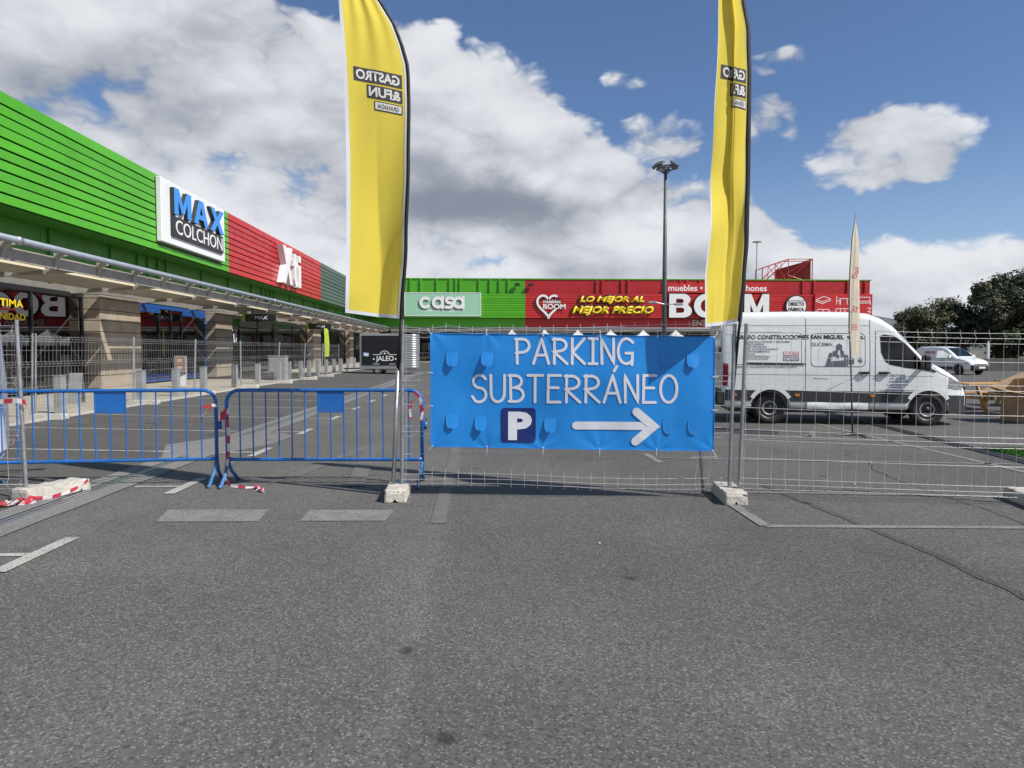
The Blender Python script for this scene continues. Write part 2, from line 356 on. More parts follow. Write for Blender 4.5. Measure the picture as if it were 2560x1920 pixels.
class MB:
    def __init__(s): s.v = []; s.f = []; s.m = []; s.mats = []; s.sm = []; s.cur = 0; s.smooth = False; s.u = None
    def use(s, name):
        if name not in s.mats: s.mats.append(name)
        s.cur = s.mats.index(name); return s
    def face(s, idx): s.f.append(tuple(idx)); s.m.append(s.cur); s.sm.append(s.smooth)
    def poly(s, pts): b = len(s.v); s.v += [tuple(p) for p in pts]; s.face(range(b, b + len(pts)))
    def box(s, x0, x1, y0, y1, z0, z1, M=None):
        b = len(s.v); c = [Vector((x, y, z)) for x in (x0, x1) for y in (y0, y1) for z in (z0, z1)]
        if M is not None: c = [M @ p for p in c]
        s.v += [tuple(p) for p in c]
        for q in ((0, 1, 3, 2), (4, 6, 7, 5), (0, 4, 5, 1), (2, 3, 7, 6), (0, 2, 6, 4), (1, 5, 7, 3)): s.face([b + i for i in q])
        return s
    def bbox(s, x0, x1, y0, y1, z0, z1, bev=0.01, M=None):
        """box with chamfered edges"""
        bm = bmesh.new(); bmesh.ops.create_cube(bm, size=1)
        for v in bm.verts: v.co = Vector(((x0 + x1) / 2 + v.co.x * (x1 - x0), (y0 + y1) / 2 + v.co.y * (y1 - y0), (z0 + z1) / 2 + v.co.z * (z1 - z0)))
        bmesh.ops.bevel(bm, geom=bm.edges[:], offset=bev, segments=1, affect='EDGES')
        b = len(s.v); bm.verts.index_update()
        for v in bm.verts: s.v.append(tuple(M @ v.co) if M is not None else tuple(v.co))
        for f in bm.faces: s.face([b + v.index for v in f.verts])
        bm.free(); return s
    def tube(s, pts, r, n=8, cap=True, up=None):
        pts = [Vector(p) for p in pts]; k = len(pts); rs = r if isinstance(r, (list, tuple)) else [r] * k
        b = len(s.v); prev = None
        for i, p in enumerate(pts):
            t = ((pts[min(i + 1, k - 1)] - p).normalized() + (p - pts[max(i - 1, 0)]).normalized())
            t = t.normalized() if t.length > 1e-6 else Vector((0, 0, 1))
            if prev is None:
                a = Vector((0, 0, 1)) if abs(t.z) < 0.9 else Vector((1, 0, 0))
                if up: a = Vector(up)
                e = t.cross(a).normalized()
            else: e = (prev - t * prev.dot(t)).normalized()
            prev = e; g = t.cross(e)
            for j in range(n):
                a = 2 * math.pi * j / n
                s.v.append(tuple(p + (e * math.cos(a) + g * math.sin(a)) * rs[i]))
        for i in range(k - 1):
            for j in range(n):
                a = b + i * n + j; c = b + i * n + (j + 1) % n
                s.face((a, c, c + n, a + n))
        if cap: s.face([b + j for j in range(n)][::-1]); s.face([b + (k - 1) * n + j for j in range(n)])
        return s
    def prism(s, poly, f0, f1):
        """poly in 2D; f0/f1 map (a,b) to 3D for both ends"""
        b = len(s.v); n = len(poly)
        s.v += [tuple(f0(*p)) for p in poly] + [tuple(f1(*p)) for p in poly]
        s.face(list(range(b, b + n))); s.face(list(range(b + n, b + 2 * n))[::-1])
        for i in range(n): j = (i + 1) % n; s.face((b + i, b + n + i, b + n + j, b + j))
        return s
    def lathe(s, prof, n=24, M=None):
        """prof list of (r, h) spun about local Z"""
        b = len(s.v); k = len(prof)
        for r, h in prof:
            for j in range(n):
                a = 2 * math.pi * j / n; p = Vector((r * math.cos(a), r * math.sin(a), h))
                s.v.append(tuple(M @ p) if M is not None else tuple(p))
        for i in range(k - 1):
            for j in range(n):
                a = b + i * n + j; c = b + i * n + (j + 1) % n
                s.face((a, c, c + n, a + n))
        return s
    def grid(s, nu, nv, fn):
        b = len(s.v)
        for j in range(nv + 1):
            for i in range(nu + 1): s.v.append(tuple(fn(i / nu, j / nv)))
        for j in range(nv):
            for i in range(nu):
                a = b + j * (nu + 1) + i; s.face((a, a + 1, a + nu + 2, a + nu + 1))
        return s
    def mesh(s, name):
        me = bpy.data.meshes.new(name); me.from_pydata(s.v, [], s.f)
        for n in s.mats: me.materials.append(MATS[n])
        me.polygons.foreach_set('material_index', s.m); me.polygons.foreach_set('use_smooth', s.sm)
        if s.u is not None:
            at = me.attributes.new('u', 'FLOAT', 'POINT'); at.data.foreach_set('value', s.u)
        me.update(); return me
    def build(s, name, parent=None, loc=None, rz=0.0):
        return link(name, s.mesh(name), parent, loc, rz)


def link(name, me, parent=None, loc=None, rz=0.0):
    o = bpy.data.objects.new(name, me); C.objects.link(o)
    if parent is not None: o.parent = parent
    if loc is not None: o.location = loc
    if rz: o.rotation_euler = (0, 0, rz)
    return o


def tag(o, label=None, cat=None, group=None, kind=None):
    if label: o['label'] = label
    if cat: o['category'] = cat
    if group: o['group'] = group
    if kind: o['kind'] = kind
    return o


def thing(name, loc, label, cat, group=None, rz=0.0):
    return tag(link(name, None, None, loc, rz), label, cat, group)


def dup(o, parent=None):
    c = o.copy(); C.objects.link(c); c.parent = parent
    for ch in list(o.children): dup(ch, c)
    return c


def lerp(a, b, t): return a + (b - a) * t


def interp(tab, x):
    if x <= tab[0][0]: return tab[0][1]
    for (x0, y0), (x1, y1) in zip(tab, tab[1:]):
        if x <= x1: return y0 + (y1 - y0) * (x - x0) / (x1 - x0)
    return tab[-1][1]


def smooth_interp(tab, x):
    if x <= tab[0][0]: return tab[0][1]
    for (x0, y0), (x1, y1) in zip(tab, tab[1:]):
        if x <= x1:
            t = (x - x0) / (x1 - x0); t = t * t * (3 - 2 * t); return y0 + (y1 - y0) * t
    return tab[-1][1]


ORD = ['first', 'second', 'third', 'fourth', 'fifth', 'sixth', 'seventh', 'eighth', 'ninth', 'tenth', 'eleventh', 'twelfth', 'thirteenth', 'fourteenth', 'fifteenth', 'sixteenth']


def text_mesh(s, w=None, h=None, bold=0.0, shear=0.0, extrude=0.0, align='LEFT', mirror=False, res=3, spacing=1.0):
    """text as a mesh in the XZ plane, facing -Y; fitted into w x h, lower-left at origin (or centred)"""
    cu = bpy.data.curves.new('t', 'FONT'); cu.body = s; cu.size = 1.0; cu.offset = bold; cu.shear = shear
    cu.resolution_u = res; cu.space_character = spacing
    ob = bpy.data.objects.new('t', cu)
    me = bpy.data.meshes.new_from_object(ob)
    bpy.data.objects.remove(ob); bpy.data.curves.remove(cu)
    xs = [v.co.x for v in me.vertices]; ys = [v.co.y for v in me.vertices]
    x0, x1, y0, y1 = min(xs), max(xs), min(ys), max(ys)
    sxk = w / (x1 - x0) if w else None; syk = h / (y1 - y0) if h else None
    if sxk is None: sxk = syk
    if syk is None: syk = sxk
    W_ = (x1 - x0) * sxk
    off = {'LEFT': 0.0, 'CENTER': -W_ / 2, 'RIGHT': -W_}[align]
    bm = bmesh.new(); bm.from_mesh(me); bpy.data.meshes.remove(me)
    for v in bm.verts:
        x = (v.co.x - x0) * sxk; z = (v.co.y - y0) * syk
        if mirror: x = W_ - x
        v.co = Vector((x + off, 0, z))
    bmesh.ops.remove_doubles(bm, verts=bm.verts[:], dist=1e-6)
    if extrude:
        r = bmesh.ops.extrude_face_region(bm, geom=bm.faces[:])
        for g in r['geom']:
            if isinstance(g, bmesh.types.BMVert): g.co.y -= extrude
    bmesh.ops.recalc_face_normals(bm, faces=bm.faces[:])
    return bm


def poly_letter(name, splines, mt, parent, loc, w, h, ext, rz=0.0, side=None):
    """block letter from outlines in a unit box (holes allowed), extruded; XZ plane facing -Y"""
    cu = bpy.data.curves.new('t', 'CURVE'); cu.dimensions = '2D'; cu.fill_mode = 'BOTH'
    for sp in splines:
        q = cu.splines.new('POLY'); q.points.add(len(sp) - 1); q.use_cyclic_u = True
        for k, (x, y) in enumerate(sp): q.points[k].co = (x * w, y * h, 0, 1)
    ob = bpy.data.objects.new('t', cu); me0 = bpy.data.meshes.new_from_object(ob); bpy.data.objects.remove(ob); bpy.data.curves.remove(cu)
    bm = bmesh.new(); bm.from_mesh(me0); bpy.data.meshes.remove(me0)
    bmesh.ops.remove_doubles(bm, verts=bm.verts[:], dist=1e-5)
    for v in bm.verts: v.co = Vector((v.co.x, 0, v.co.y))
    r_ = bmesh.ops.extrude_face_region(bm, geom=bm.faces[:])
    for g_ in r_['geom']:
        if isinstance(g_, bmesh.types.BMVert): g_.co.y -= ext
    bmesh.ops.recalc_face_normals(bm, faces=bm.faces[:])
    me = bpy.data.meshes.new(name); me.materials.append(MATS[mt])
    if side:
        me.materials.append(MATS[side])
        for f in bm.faces: f.material_index = 0 if all(v.co.y < -ext * 0.9 for v in f.verts) else 1
    bm.to_mesh(me); bm.free()
    return link(name, me, parent, loc, rz)


def el_(cx, cy, rx, ry, a0=0, a1=360, n=20): return [(cx + rx * math.cos(R(a0 + (a1 - a0) * i / n)), cy + ry * math.sin(R(a0 + (a1 - a0) * i / n))) for i in range(n + (0 if abs(a1 - a0) == 360 else 1))]


BL = {
 'M': [[(0, 0), (0, 1), (.27, 1), (.5, .42), (.73, 1), (1, 1), (1, 0), (.76, 0), (.76, .58), (.58, .12), (.42, .12), (.24, .58), (.24, 0)]],
 'A': [[(0, 0), (.34, 1), (.66, 1), (1, 0), (.74, 0), (.67, .22), (.33, .22), (.26, 0)], [(.40, .42), (.60, .42), (.50, .75)]],
 'X': [[(0, 0), (.33, .51), (.02, 1), (.31, 1), (.5, .68), (.69, 1), (.98, 1), (.67, .51), (1, 0), (.70, 0), (.5, .33), (.30, 0)]],
 'B': [[(0, 0), (0, 1), (.55, 1)] + el_(.62, .76, .31, .24, 85, -50, 10) + el_(.62, .28, .38, .28, 55, -88, 12), [(.30, .62)] + el_(.52, .70, .12, .09, -90, 90, 8) + [(.30, .79)], [(.30, .20)] + el_(.54, .31, .13, .11, -90, 90, 8) + [(.30, .42)]],
 'O': [el_(.5, .5, .5, .5, 0, 360, 36), el_(.5, .5, .22, .26, 0, 360, 28)],
 't': [[(.25, .78), (0, .78), (0, .60), (.25, .60), (.25, .2)] + el_(.62, .24, .36, .24, 190, 275, 6) + [(1, .03), (1, .19), (.76, .19), (.66, .28), (.66, .60), (1, .60), (1, .78), (.66, .78), (.66, 1), (.25, 1)]],
 'i': [[(0, 0), (0, .70), (1, .70), (1, 0)], [(0, .80), (0, 1), (1, 1), (1, .80)]],
}


def text(name, s, mt, parent, loc, rz=0.0, side=None, **kw):
    bm = text_mesh(s, **kw)
    me = bpy.data.meshes.new(name)
    if side:
        ext = kw.get('extrude', 0)
        for f in bm.faces: f.material_index = 0 if all(v.co.y < -ext * 0.9 for v in f.verts) else 1
    bm.to_mesh(me); bm.free(); me.materials.append(MATS[mt])
    if side: me.materials.append(MATS[side])
    return link(name, me, parent, loc, rz)


def arc(cx, cz, rx, rz_, a0, a1, n=10):
    return [(cx + rx * math.cos(R(a0 + (a1 - a0) * i / n)), cz + rz_ * math.sin(R(a0 + (a1 - a0) * i / n))) for i in range(n + 1)]


def ribbon(mb, pts, w, y, fmap=None, caps=True):
    """flat stroke with round ends in the XZ plane at depth y"""
    pts = [Vector((p[0], p[1])) for p in pts]; L = []; Rr = []; k = len(pts)
    for i, p in enumerate(pts):
        a = (p - pts[i - 1]).normalized() if i else (pts[1] - p).normalized()
        b = (pts[i + 1] - p).normalized() if i < k - 1 else a
        t = (a + b); t = t.normalized() if t.length > 1e-5 else a
        n = Vector((-t.y, t.x)); c = max(0.5, n.dot(Vector((-a.y, a.x))))
        L.append(p + n * w / 2 / c); Rr.append(p - n * w / 2 / c)
    def cap(p, t):
        n = Vector((-t.y, t.x)); return [p + (n * math.cos(R(q)) + t * math.sin(R(q))) * w / 2 for q in (30, 60, 90, 120, 150)]
    fm = fmap or (lambda x, z: (x, y, z))
    b = len(mb.v)
    for l, r_ in zip(L, Rr): mb.v.append(fm(l.x, l.y)); mb.v.append(fm(r_.x, r_.y))
    for i in range(k - 1): mb.face((b + 2 * i, b + 2 * i + 1, b + 2 * i + 3, b + 2 * i + 2))
    if caps:
        e = cap(pts[-1], (pts[-1] - pts[-2]).normalized()); q = len(mb.v)
        mb.v += [fm(p.x, p.y) for p in e]; mb.face([b + 2 * k - 2] + list(range(q, q + 5)) + [b + 2 * k - 1])
        e = cap(pts[0], (pts[0] - pts[1]).normalized()); q = len(mb.v)
        mb.v += [fm(p.x, p.y) for p in e]; mb.face([b + 1] + list(range(q, q + 5)) + [b])


# ================================================================== SETTING
def gz(x):
    """ground height: the bays on the left rise gently towards the pavement"""
    if x > -4.45: return 0.0
    return min(0.105, (-4.45 - x) * 0.0215)


m = MB().use('asphalt')
xs = [-9.3, -7.6, -6, -4.72, -4.16, -2, 2, 8, 40, 140]
ys = [-60, -10, 0, 5, 10, 16, 30, 60, 140]
m.use('asphalt')
for i in range(len(xs) - 1):
    for j in range(len(ys) - 1):
        m.use('asphalt_bay' if xs[i] < -4.5 else 'asphalt')
        m.poly([(x, y, gz(x)) for x, y in ((xs[i], ys[j]), (xs[i + 1], ys[j]), (xs[i + 1], ys[j + 1]), (xs[i], ys[j + 1]))])
tag(m.build('car_park_ground'), kind='structure', label='grey asphalt car park surface')
m = MB().use('terrain'); m.poly([(-4000, -4000, -0.35), (4000, -4000, -0.35), (4000, 4000, -0.35), (-4000, 4000, -0.35)])
tag(m.build('ground'), kind='structure')
m = MB().use('hill'); m.smooth = True
m.grid(60, 6, lambda u, v: (-1800 + 4200 * u, 1900 + 500 * v, -2 + (70 + 75 * mnoise.noise(Vector((u * 5, v, 1))) + 60 * math.exp(-((u - 0.62) / 0.12) ** 2)) * math.sin(math.pi * min(1, v * 0.5 + 0.0))))
tag(m.build('hills'), kind='structure')

# drainage channel: two concrete strips with two grooves between
ch = tag(link('drainage_channel', None), kind='structure')
for nm, a, b, mt, dz_ in (('concrete_strip', -4.76, -4.53, 'drain_concrete', 0.012), ('concrete_strip', -4.40, -4.13, 'drain_concrete', 0.010),
                          ('channel_bar', -4.515, -4.475, 'galvanised', 0.008), ('channel_bar', -4.455, -4.415, 'galvanised', 0.008), ('channel_bed', -4.54, -4.39, 'plastic_dark', 0.004)):
    m = MB().use(mt)
    y = -6.0
    if nm == 'concrete_strip':
        # slightly ragged outer edge
        k = 140; lo = a < -4.5
        for i in range(k):
            y0 = -6 + 58 * i / k; y1 = -6 + 58 * (i + 1) / k
            j0 = 0.02 * mnoise.noise(Vector((y0 * 1.3, a, 0))); j1 = 0.02 * mnoise.noise(Vector((y1 * 1.3, a, 0)))
            p = [(a + (j0 if lo else 0), y0), (b + (0 if lo else j0), y0), (b + (0 if lo else j1), y1), (a + (j1 if lo else 0), y1)]
            m.poly([(px_, py_, gz(px_) + dz_) for px_, py_ in p])
    else: m.poly([(a, -6, gz(a) + dz_), (b, -6, gz(b) + dz_), (b, 52, gz(b) + dz_), (a, 52, gz(a) + dz_)])
    m.build(nm, ch)
m = MB().use('drain_concrete')
pp = [(-4.76, 10.6), (-4.1, 10.9), (-3.62, 12.1), (-3.55, 13.3), (-4.0, 13.9), (-4.76, 13.2), (-5.3, 12.0)]
m.poly([(x, y, gz(x) + 0.005) for x, y in pp])
m.build('concrete_repair', ch)

# painted markings
mk = tag(link('parking_markings', None), kind='structure')


def line(x0, y0, x1, y1, w, mt='line_paint', nm='painted_line', lift=0.006):
    d_ = Vector((x1 - x0, y1 - y0)); n_ = Vector((-d_.y, d_.x)).normalized() * w / 2
    k = max(1, int(abs(x1 - x0) / 0.8)) if min(x0, x1) < -4.3 else 1
    mm = MB().use(mt)
    for i in range(k):
        a = Vector((x0, y0)) + d_ * (i / k); b = Vector((x0, y0)) + d_ * ((i + 1) / k)
        q = [a - n_, b - n_, b + n_, a + n_]
        mm.poly([(p.x, p.y, gz(p.x) + lift) for p in q])
    return mm.build(nm, mk)


for i in range(9):
    y = 5.62 + 2.78 * i
    line(-4.83, y + 0.06, -9.1, y + 0.12, 0.085)
    line(-4.08, y, -3.56, y, 0.085)
    line(-3.5, y - 0.45, -3.5, y + 0.5, 0.125, nm='bay_end_dash', lift=0.009)
for q in ([(-3.05, 6.66), (-2.1, 6.63), (-2.16, 7.13), (-3.16, 7.16)], [(-1.72, 6.64), (-0.92, 6.61), (-0.9, 7.06), (-1.74, 7.1)]):
    mm = MB().use('faded_paint'); mm.poly([(x, y, 0.006) for x, y in q]); mm.build('faded_dash', mk)
line(-0.43, 6.5, -0.46, 11.8, 0.14, 'ghost_paint')
line(-2.45, 8.95, -1.86, 12.0, 0.2, 'ghost_paint')
line(-1.52, 8.3, -1.86, 11.9, 0.22, 'ghost_paint', lift=0.010)
line(2.55, 6.28, 2.57, 7.9, 0.11, 'faded_paint', lift=0.009); line(2.5, 9.9, 2.48, 10.8, 0.11, 'faded_paint')
line(2.55, 6.28, 7.0, 6.0, 0.10, 'faded_paint'); line(2.62, 7.85, 7.0, 7.3, 0.09, 'faded_paint')
line(2.6, 10.35, 7.4, 9.6, 0.09, 'faded_paint'); line(2.6, 13.0, 9.2, 11.7, 0.09, 'faded_paint'); line(7.2, 15.2, 7.05, 8.2, 0.11, 'faded_paint')
line(3.0, 21.0, 20.0, 20.2, 0.1); line(3.0, 26.0, 24.0, 25.2, 0.1); line(12.0, 32.0, 40.0, 31.0, 0.12)
mm = MB().use('asphalt_patch'); mm.poly([(x, y, 0.005) for x, y in ((4.3, 13.5), (5.6, 13.2), (5.75, 13.65), (4.45, 14.6))]); mm.build('asphalt_repair', mk)

def crack(pts, w, mt='asphalt_seam', nm='tar_seam'):
    mm = MB().use(mt); fine = []
    for (x0, y0), (x1, y1) in zip(pts, pts[1:]):
        for k in range(10):
            t_ = k / 10; x, y = lerp(x0, x1, t_), lerp(y0, y1, t_); fine.append((x + 0.03 * mnoise.noise(Vector((x * 3, y * 3, 1))), y + 0.05 * mnoise.noise(Vector((x * 3, y * 3, 5)))))
    for i in range(len(fine) - 1):
        a, b = Vector(fine[i]), Vector(fine[i + 1]); n_ = (b - a).normalized(); n_ = Vector((-n_.y, n_.x)) * w * (0.6 + 0.8 * abs(mnoise.noise(Vector((i * 0.3, w, 0)))))
        mm.poly([(*(a - n_), 0.0045), (*(b - n_), 0.0045), (*(b + n_), 0.0045), (*(a + n_), 0.0045)])
    mm.build(nm, mk)


crack([(3.30, 8.2), (3.34, 7.5), (3.44, 6.6), (3.47, 5.9), (3.51, 5.1), (3.48, 4.3), (3.5, 2.0)], 0.05)
crack([(5.5, 9.9), (5.2, 9.25), (5.08, 8.4), (5.03, 7.4), (5.02, 6.8), (4.95, 6.2), (5.02, 5.0)], 0.007, 'plastic_dark', 'crack_line')
# slotted iron grating on the right
gr = tag(link('drain_grating', None, None, (7.6, 9.0, 0.0), R(-7.6)), kind='structure')
m = MB().use('plastic_dark'); m.poly([(-0.1, -3, 0.004), (0.12, -3, 0.004), (0.12, 9, 0.004), (-0.1, 9, 0.004)]); m.build('channel_bed', gr)
for i in range(24):
    m = MB().use('grate_iron'); y = -3 + i * 0.5
    m.box(-0.1, -0.07, y, y + 0.49, 0.005, 0.014); m.box(0.09, 0.12, y, y + 0.49, 0.005, 0.014)
    for k in range(10): m.box(-0.07, 0.09, y + 0.02 + k * 0.048, y + 0.045 + k * 0.048, 0.005, 0.013)
    m.build('grate_piece', gr)

# pavement in front of the shops
pv = tag(link('pavement', None), kind='structure')
m = MB().use('mortar'); m.box(-15.6, -9.32, -10, 97, -0.1, 0.118); m.build('bed', pv)
slab = MB().use('paving'); slab.bbox(0, 1, 0, 1, 0, 1, 0.004); kerb = MB().use('concrete'); kerb.bbox(0, 1, 0, 1, 0, 1, 0.01)
sm_ = slab.mesh('paving_slab'); km_ = kerb.mesh('kerb_stone')
cnt = 0
for j in range(19):
    y = 12.6 + j * 1.25
    for i in range(5):
        x = -14.6 + i * 1.02
        o = link('paving_slab', sm_, pv, (x, y, 0.05)); o.scale = (1.008, 1.238, 0.08 + 0.002 * random.random())
for j in range(28):
    y = 12.0 + j * 1.25
    o = link('kerb_stone', km_, pv, (-9.49, y, -0.02)); o.scale = (0.2, 1.24, 0.153)
m = MB().use('paving'); m.box(-14.6, -9.3, 47.1, 96, 0.119, 0.131); m.box(-14.6, -9.3, -10, 11.9, 0.119, 0.131); m.build('far_paving', pv)

# ================================================================== LEFT SHOP BUILDING
LB = thing('shop_building', (-15.7, 30, 0.13), 'long low shop building on the left clad in green, red and grey slats', 'building')


def lb(mb, name, parent=None):
    """world-coordinate part of the left building"""
    off = LB.location if parent is None else None
    if off is not None: mb.v = [(x - off.x, y - off.y, z - off.z) for x, y, z in mb.v]
    o = mb.build(name, parent or LB)
    if parent is not None:
        w = parent.location + LB.location
        for v in o.data.vertices: v.co -= w
    return o


def wpart(root, mb, name, parent=None):
    """part given in world coordinates, for an unrotated root"""
    off = root.location + (parent.location if parent is not None else Vector((0, 0, 0)))
    mb.v = [(x - off.x, y - off.y, z - off.z) for x, y, z in mb.v]
    return mb.build(name, parent or root)


m = MB().use('soffit'); m.box(-46, -15.74, 2, 106, 3.95, 9.0); m.box(-46, -22, 2, 106, 0.0, 3.95)
wpart(LB, m, 'wall')
m = MB().use('green_fascia_shaded'); m.box(-15.74, -14.66, 2, 97.2, 5.98, 6.05); wpart(LB, m, 'slat_soffit')
m = MB().use('soffit'); m.box(-46, -14.7, 2, 106, 9.02, 9.2); wpart(LB, m, 'roof')
# fascia panels under the slats, with raised ribs
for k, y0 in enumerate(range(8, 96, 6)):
    m = MB().use('green_fascia_shaded'); y1 = min(y0 + 5.98, 97.0)
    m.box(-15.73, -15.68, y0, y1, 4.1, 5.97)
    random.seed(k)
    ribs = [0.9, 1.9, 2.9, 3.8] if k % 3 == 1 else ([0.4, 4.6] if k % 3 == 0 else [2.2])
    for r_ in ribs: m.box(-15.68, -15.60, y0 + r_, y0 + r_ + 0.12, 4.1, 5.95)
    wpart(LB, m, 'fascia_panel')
# slats
SEG = [(6, 15.9, 'green'), (15.9, 25.7, 'green'), (25.7, 35.4, 'green'), (35.4, 41.3, 'green'), (41.3, 52.6, 'red'), (52.6, 64.15, 'red'), (64.15, 75.5, 'grey'), (75.5, 86.5, 'grey'), (86.5, 97.2, 'grey')]
for y0, y1, c in SEG:
    m = MB().use(c + '_back'); m.box(-14.72, -14.66, y0, y1, 6.06, 9.25); wpart(LB, m, 'slat_backing')
    for i in range(10):
        z0 = 6.04 + i * 0.333; z1 = z0 + 0.333 - (0.068 if i not in (1, 6, 7) else 0.05)
        if i == 9: z1 = 9.38
        m = MB().use(c + '_slat'); j = random.uniform(-0.006, 0.006)
        e = 0.003
        # channel-shaped slat: face with folded upper and lower lips
        prof = [(-14.50 + j, z0), (-14.50 + j, z1), (-14.56, z1), (-14.56, z1 - 0.012), (-14.515, z1 - 0.015), (-14.515, z0 + 0.015), (-14.56, z0 + 0.012), (-14.56, z0)]
        m.prism(prof, lambda a, b, yy=y0 + e: (a, yy, b), lambda a, b, yy=y1 - e: (a, yy, b))
        wpart(LB, m, 'slat')
    yy = y0 + 0.5
    while yy < y1: m = MB().use(c + '_back'); m.box(-14.66, -14.565, yy, yy + 0.05, 6.05, 9.3); wpart(LB, m, 'slat_bracket'); yy += 1.8 + random.random() * 0.5

# canopy
BAY = [16.0 + 5.3 * k for k in range(14)]
m = MB().use('gutter'); m.smooth = True
m.tube([(-11.7, 4, 4.35), (-11.7, 89.0, 4.35)], 0.088, 14)
gp = wpart(LB, m, 'gutter_pipe')
for y in (18.4, 40.2, 62, 84):
    m = MB().use('galvanised'); m.smooth = True; m.tube([(-11.7, y, 4.35), (-11.7, y + 0.16, 4.35)], 0.108, 14); wpart(LB, m, 'pipe_joint')
y = 5.0
while y < 88:
    m = MB().use('steel_beam'); m.box(-12.02, -11.97, y, y + 2.17, 3.90, 4.20); m.box(-12.07, -11.97, y, y + 2.17, 3.87, 3.90); wpart(LB, m, 'canopy_fascia')
    m = MB().use('steel_beam'); m.prism([(-11.97, 3.9), (-11.97, 4.3), (-11.72, 4.3), (-11.62, 4.22), (-11.80, 4.18)], lambda a, b, yy=y: (a, yy, b), lambda a, b, yy=y + 0.07: (a, yy, b)); wpart(LB, m, 'bracket')
    y += 2.2
for k, y in enumerate(BAY):
    m = MB().use('steel_beam')
    m.prism([(-15.65, 3.62), (-12.0, 3.86), (-12.0, 4.04), (-15.65, 4.1)], lambda a, b, yy=y: (a, yy, b), lambda a, b, yy=y + 0.16: (a, yy, b)); wpart(LB, m, 'cross_beam')
    if y > 85: continue
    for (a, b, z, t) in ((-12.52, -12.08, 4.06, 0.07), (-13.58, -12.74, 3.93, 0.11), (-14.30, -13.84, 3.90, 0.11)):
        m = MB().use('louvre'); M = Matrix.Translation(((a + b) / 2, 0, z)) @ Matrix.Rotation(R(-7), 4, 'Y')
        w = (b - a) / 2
        m.box(-w, w, y + 0.5, y + 5.25, -t / 2, t / 2, M); m.use('louvre_edge_lit'); m.box(w + 0.002, w + 0.02, y + 0.5, y + 5.25, -t / 2 - 0.01, t / 2 + 0.01, M); wpart(LB, m, 'louvre')
m = MB().use('soffit'); m.box(-15.7, -15.1, 4, 96, 3.72, 3.9); wpart(LB, m, 'lintel')

# stone-clad piers
for (y0, y1, xf) in ((27.6, 30.8, -14.55), (39.3, 41.8, -14.55), (61.4, 64.1, -14.55), (78.0, 80.0, -14.55)):
    m = MB().use('mortar'); m.box(-15.62, xf - 0.02, y0 + 0.02, y1 - 0.02, 0.1, 3.72); pr = wpart(LB, m, 'pier')
    z = 0.135; i = 0
    while z < 3.7:
        h = 0.42 if i else 0.5
        z1 = min(z + h, 3.715)
        m = MB().use('stone'); j = random.uniform(0, 0.006)
        m.bbox(-15.61, xf + j, y0 + random.uniform(0, .005), y1 - random.uniform(0, .005), z, z1 - 0.026, 0.006)
        wpart(LB, m, 'stone_block', pr); z = z1; i += 1

# shopfronts: frames, panes, rooms behind
GX = -15.12


def front(y0, y1, posts, fmat, gmat, ztop=3.55, zbot=0.16, transom=None):
    for (a, b) in zip(posts, posts[1:]):
        g = MB().use(gmat); g.poly([(GX, a + 0.05, zbot + 0.1), (GX, b - 0.05, zbot + 0.1), (GX, b - 0.05, ztop), (GX, a + 0.05, ztop)])
        wpart(LB, g, 'pane')
    for p in posts:
        g = MB().use(fmat if p in (posts[0], posts[-1]) else 'black_frame'); g.bbox(GX - 0.08, GX + 0.06, p - 0.045, p + 0.045, zbot, ztop + 0.05, 0.008); wpart(LB, g, 'mullion')
    for z, t in ((zbot, 0.12), (ztop, 0.17)) + (((transom, 0.06),) if transom else ()):
        g = MB().use(fmat); g.bbox(GX - 0.07, GX + 0.07, y0 + 0.063, y1 - 0.063, z, z + t, 0.008); wpart(LB, g, 'rail')


front(8.0, 27.5, [8, 11.3, 14.6, 17.9, 21.2, 24.4, 27.4], 'black_frame', 'shop_glass')
front(30.9, 39.2, [30.95, 33.7, 35.0, 36.2, 39.15], 'shop_blue', 'shop_glass', 3.5)
front(41.9, 61.3, [41.95, 44.6, 48.1, 51.5, 52.4, 56.8, 61.25], 'black_frame', 'green_glass', 3.5, 0.16, 2.9)
front(64.2, 77.9, [64.3, 67.6, 71, 74.4, 77.85], 'black_frame', 'shop_glass', 3.5)
front(80.1, 97, [80.2, 84, 88, 92, 96.8], 'black_frame', 'shop_glass', 3.5)
m = MB().use('interior'); m.poly([(-21.9, 2, 0.1), (-21.9, 97, 0.1), (-21.9, 97, 3.94), (-21.9, 2, 3.94)])
for y in (2, 29.2, 40.5, 62.7, 79, 97): m.box(-21.9, -15.4, y, y + 0.1, 0.1, 3.9)
wpart(LB, m, 'interior_wall')
m = MB().use('interior_floor'); m.box(-21.9, -15.6, 2, 97, 0.0, 0.14); wpart(LB, m, 'interior_floor')
for a in ((GX - 0.2, GX - 0.12, 33.76, 36.14, 0.2, 3.45), (GX + 0.071, GX + 0.11, 51.58, 52.32, 0.2, 3.45), (GX - 0.03, GX + 0.03, 44.7, 51.4, 3.05, 3.46)):
    m = MB().use('black_frame'); m.box(*a); wpart(LB, m, 'dark_panel')
m = MB().use('shop_blue'); m.box(GX + 0.071, GX + 0.1, 30.95, 33.7, 3.3, 3.5); m.box(GX + 0.071, GX + 0.1, 36.2, 39.1, 3.3, 3.5); m.box(GX + 0.071, GX + 0.1, 30.95, 39.1, 0.16, 0.5); wpart(LB, m, 'blue_band')
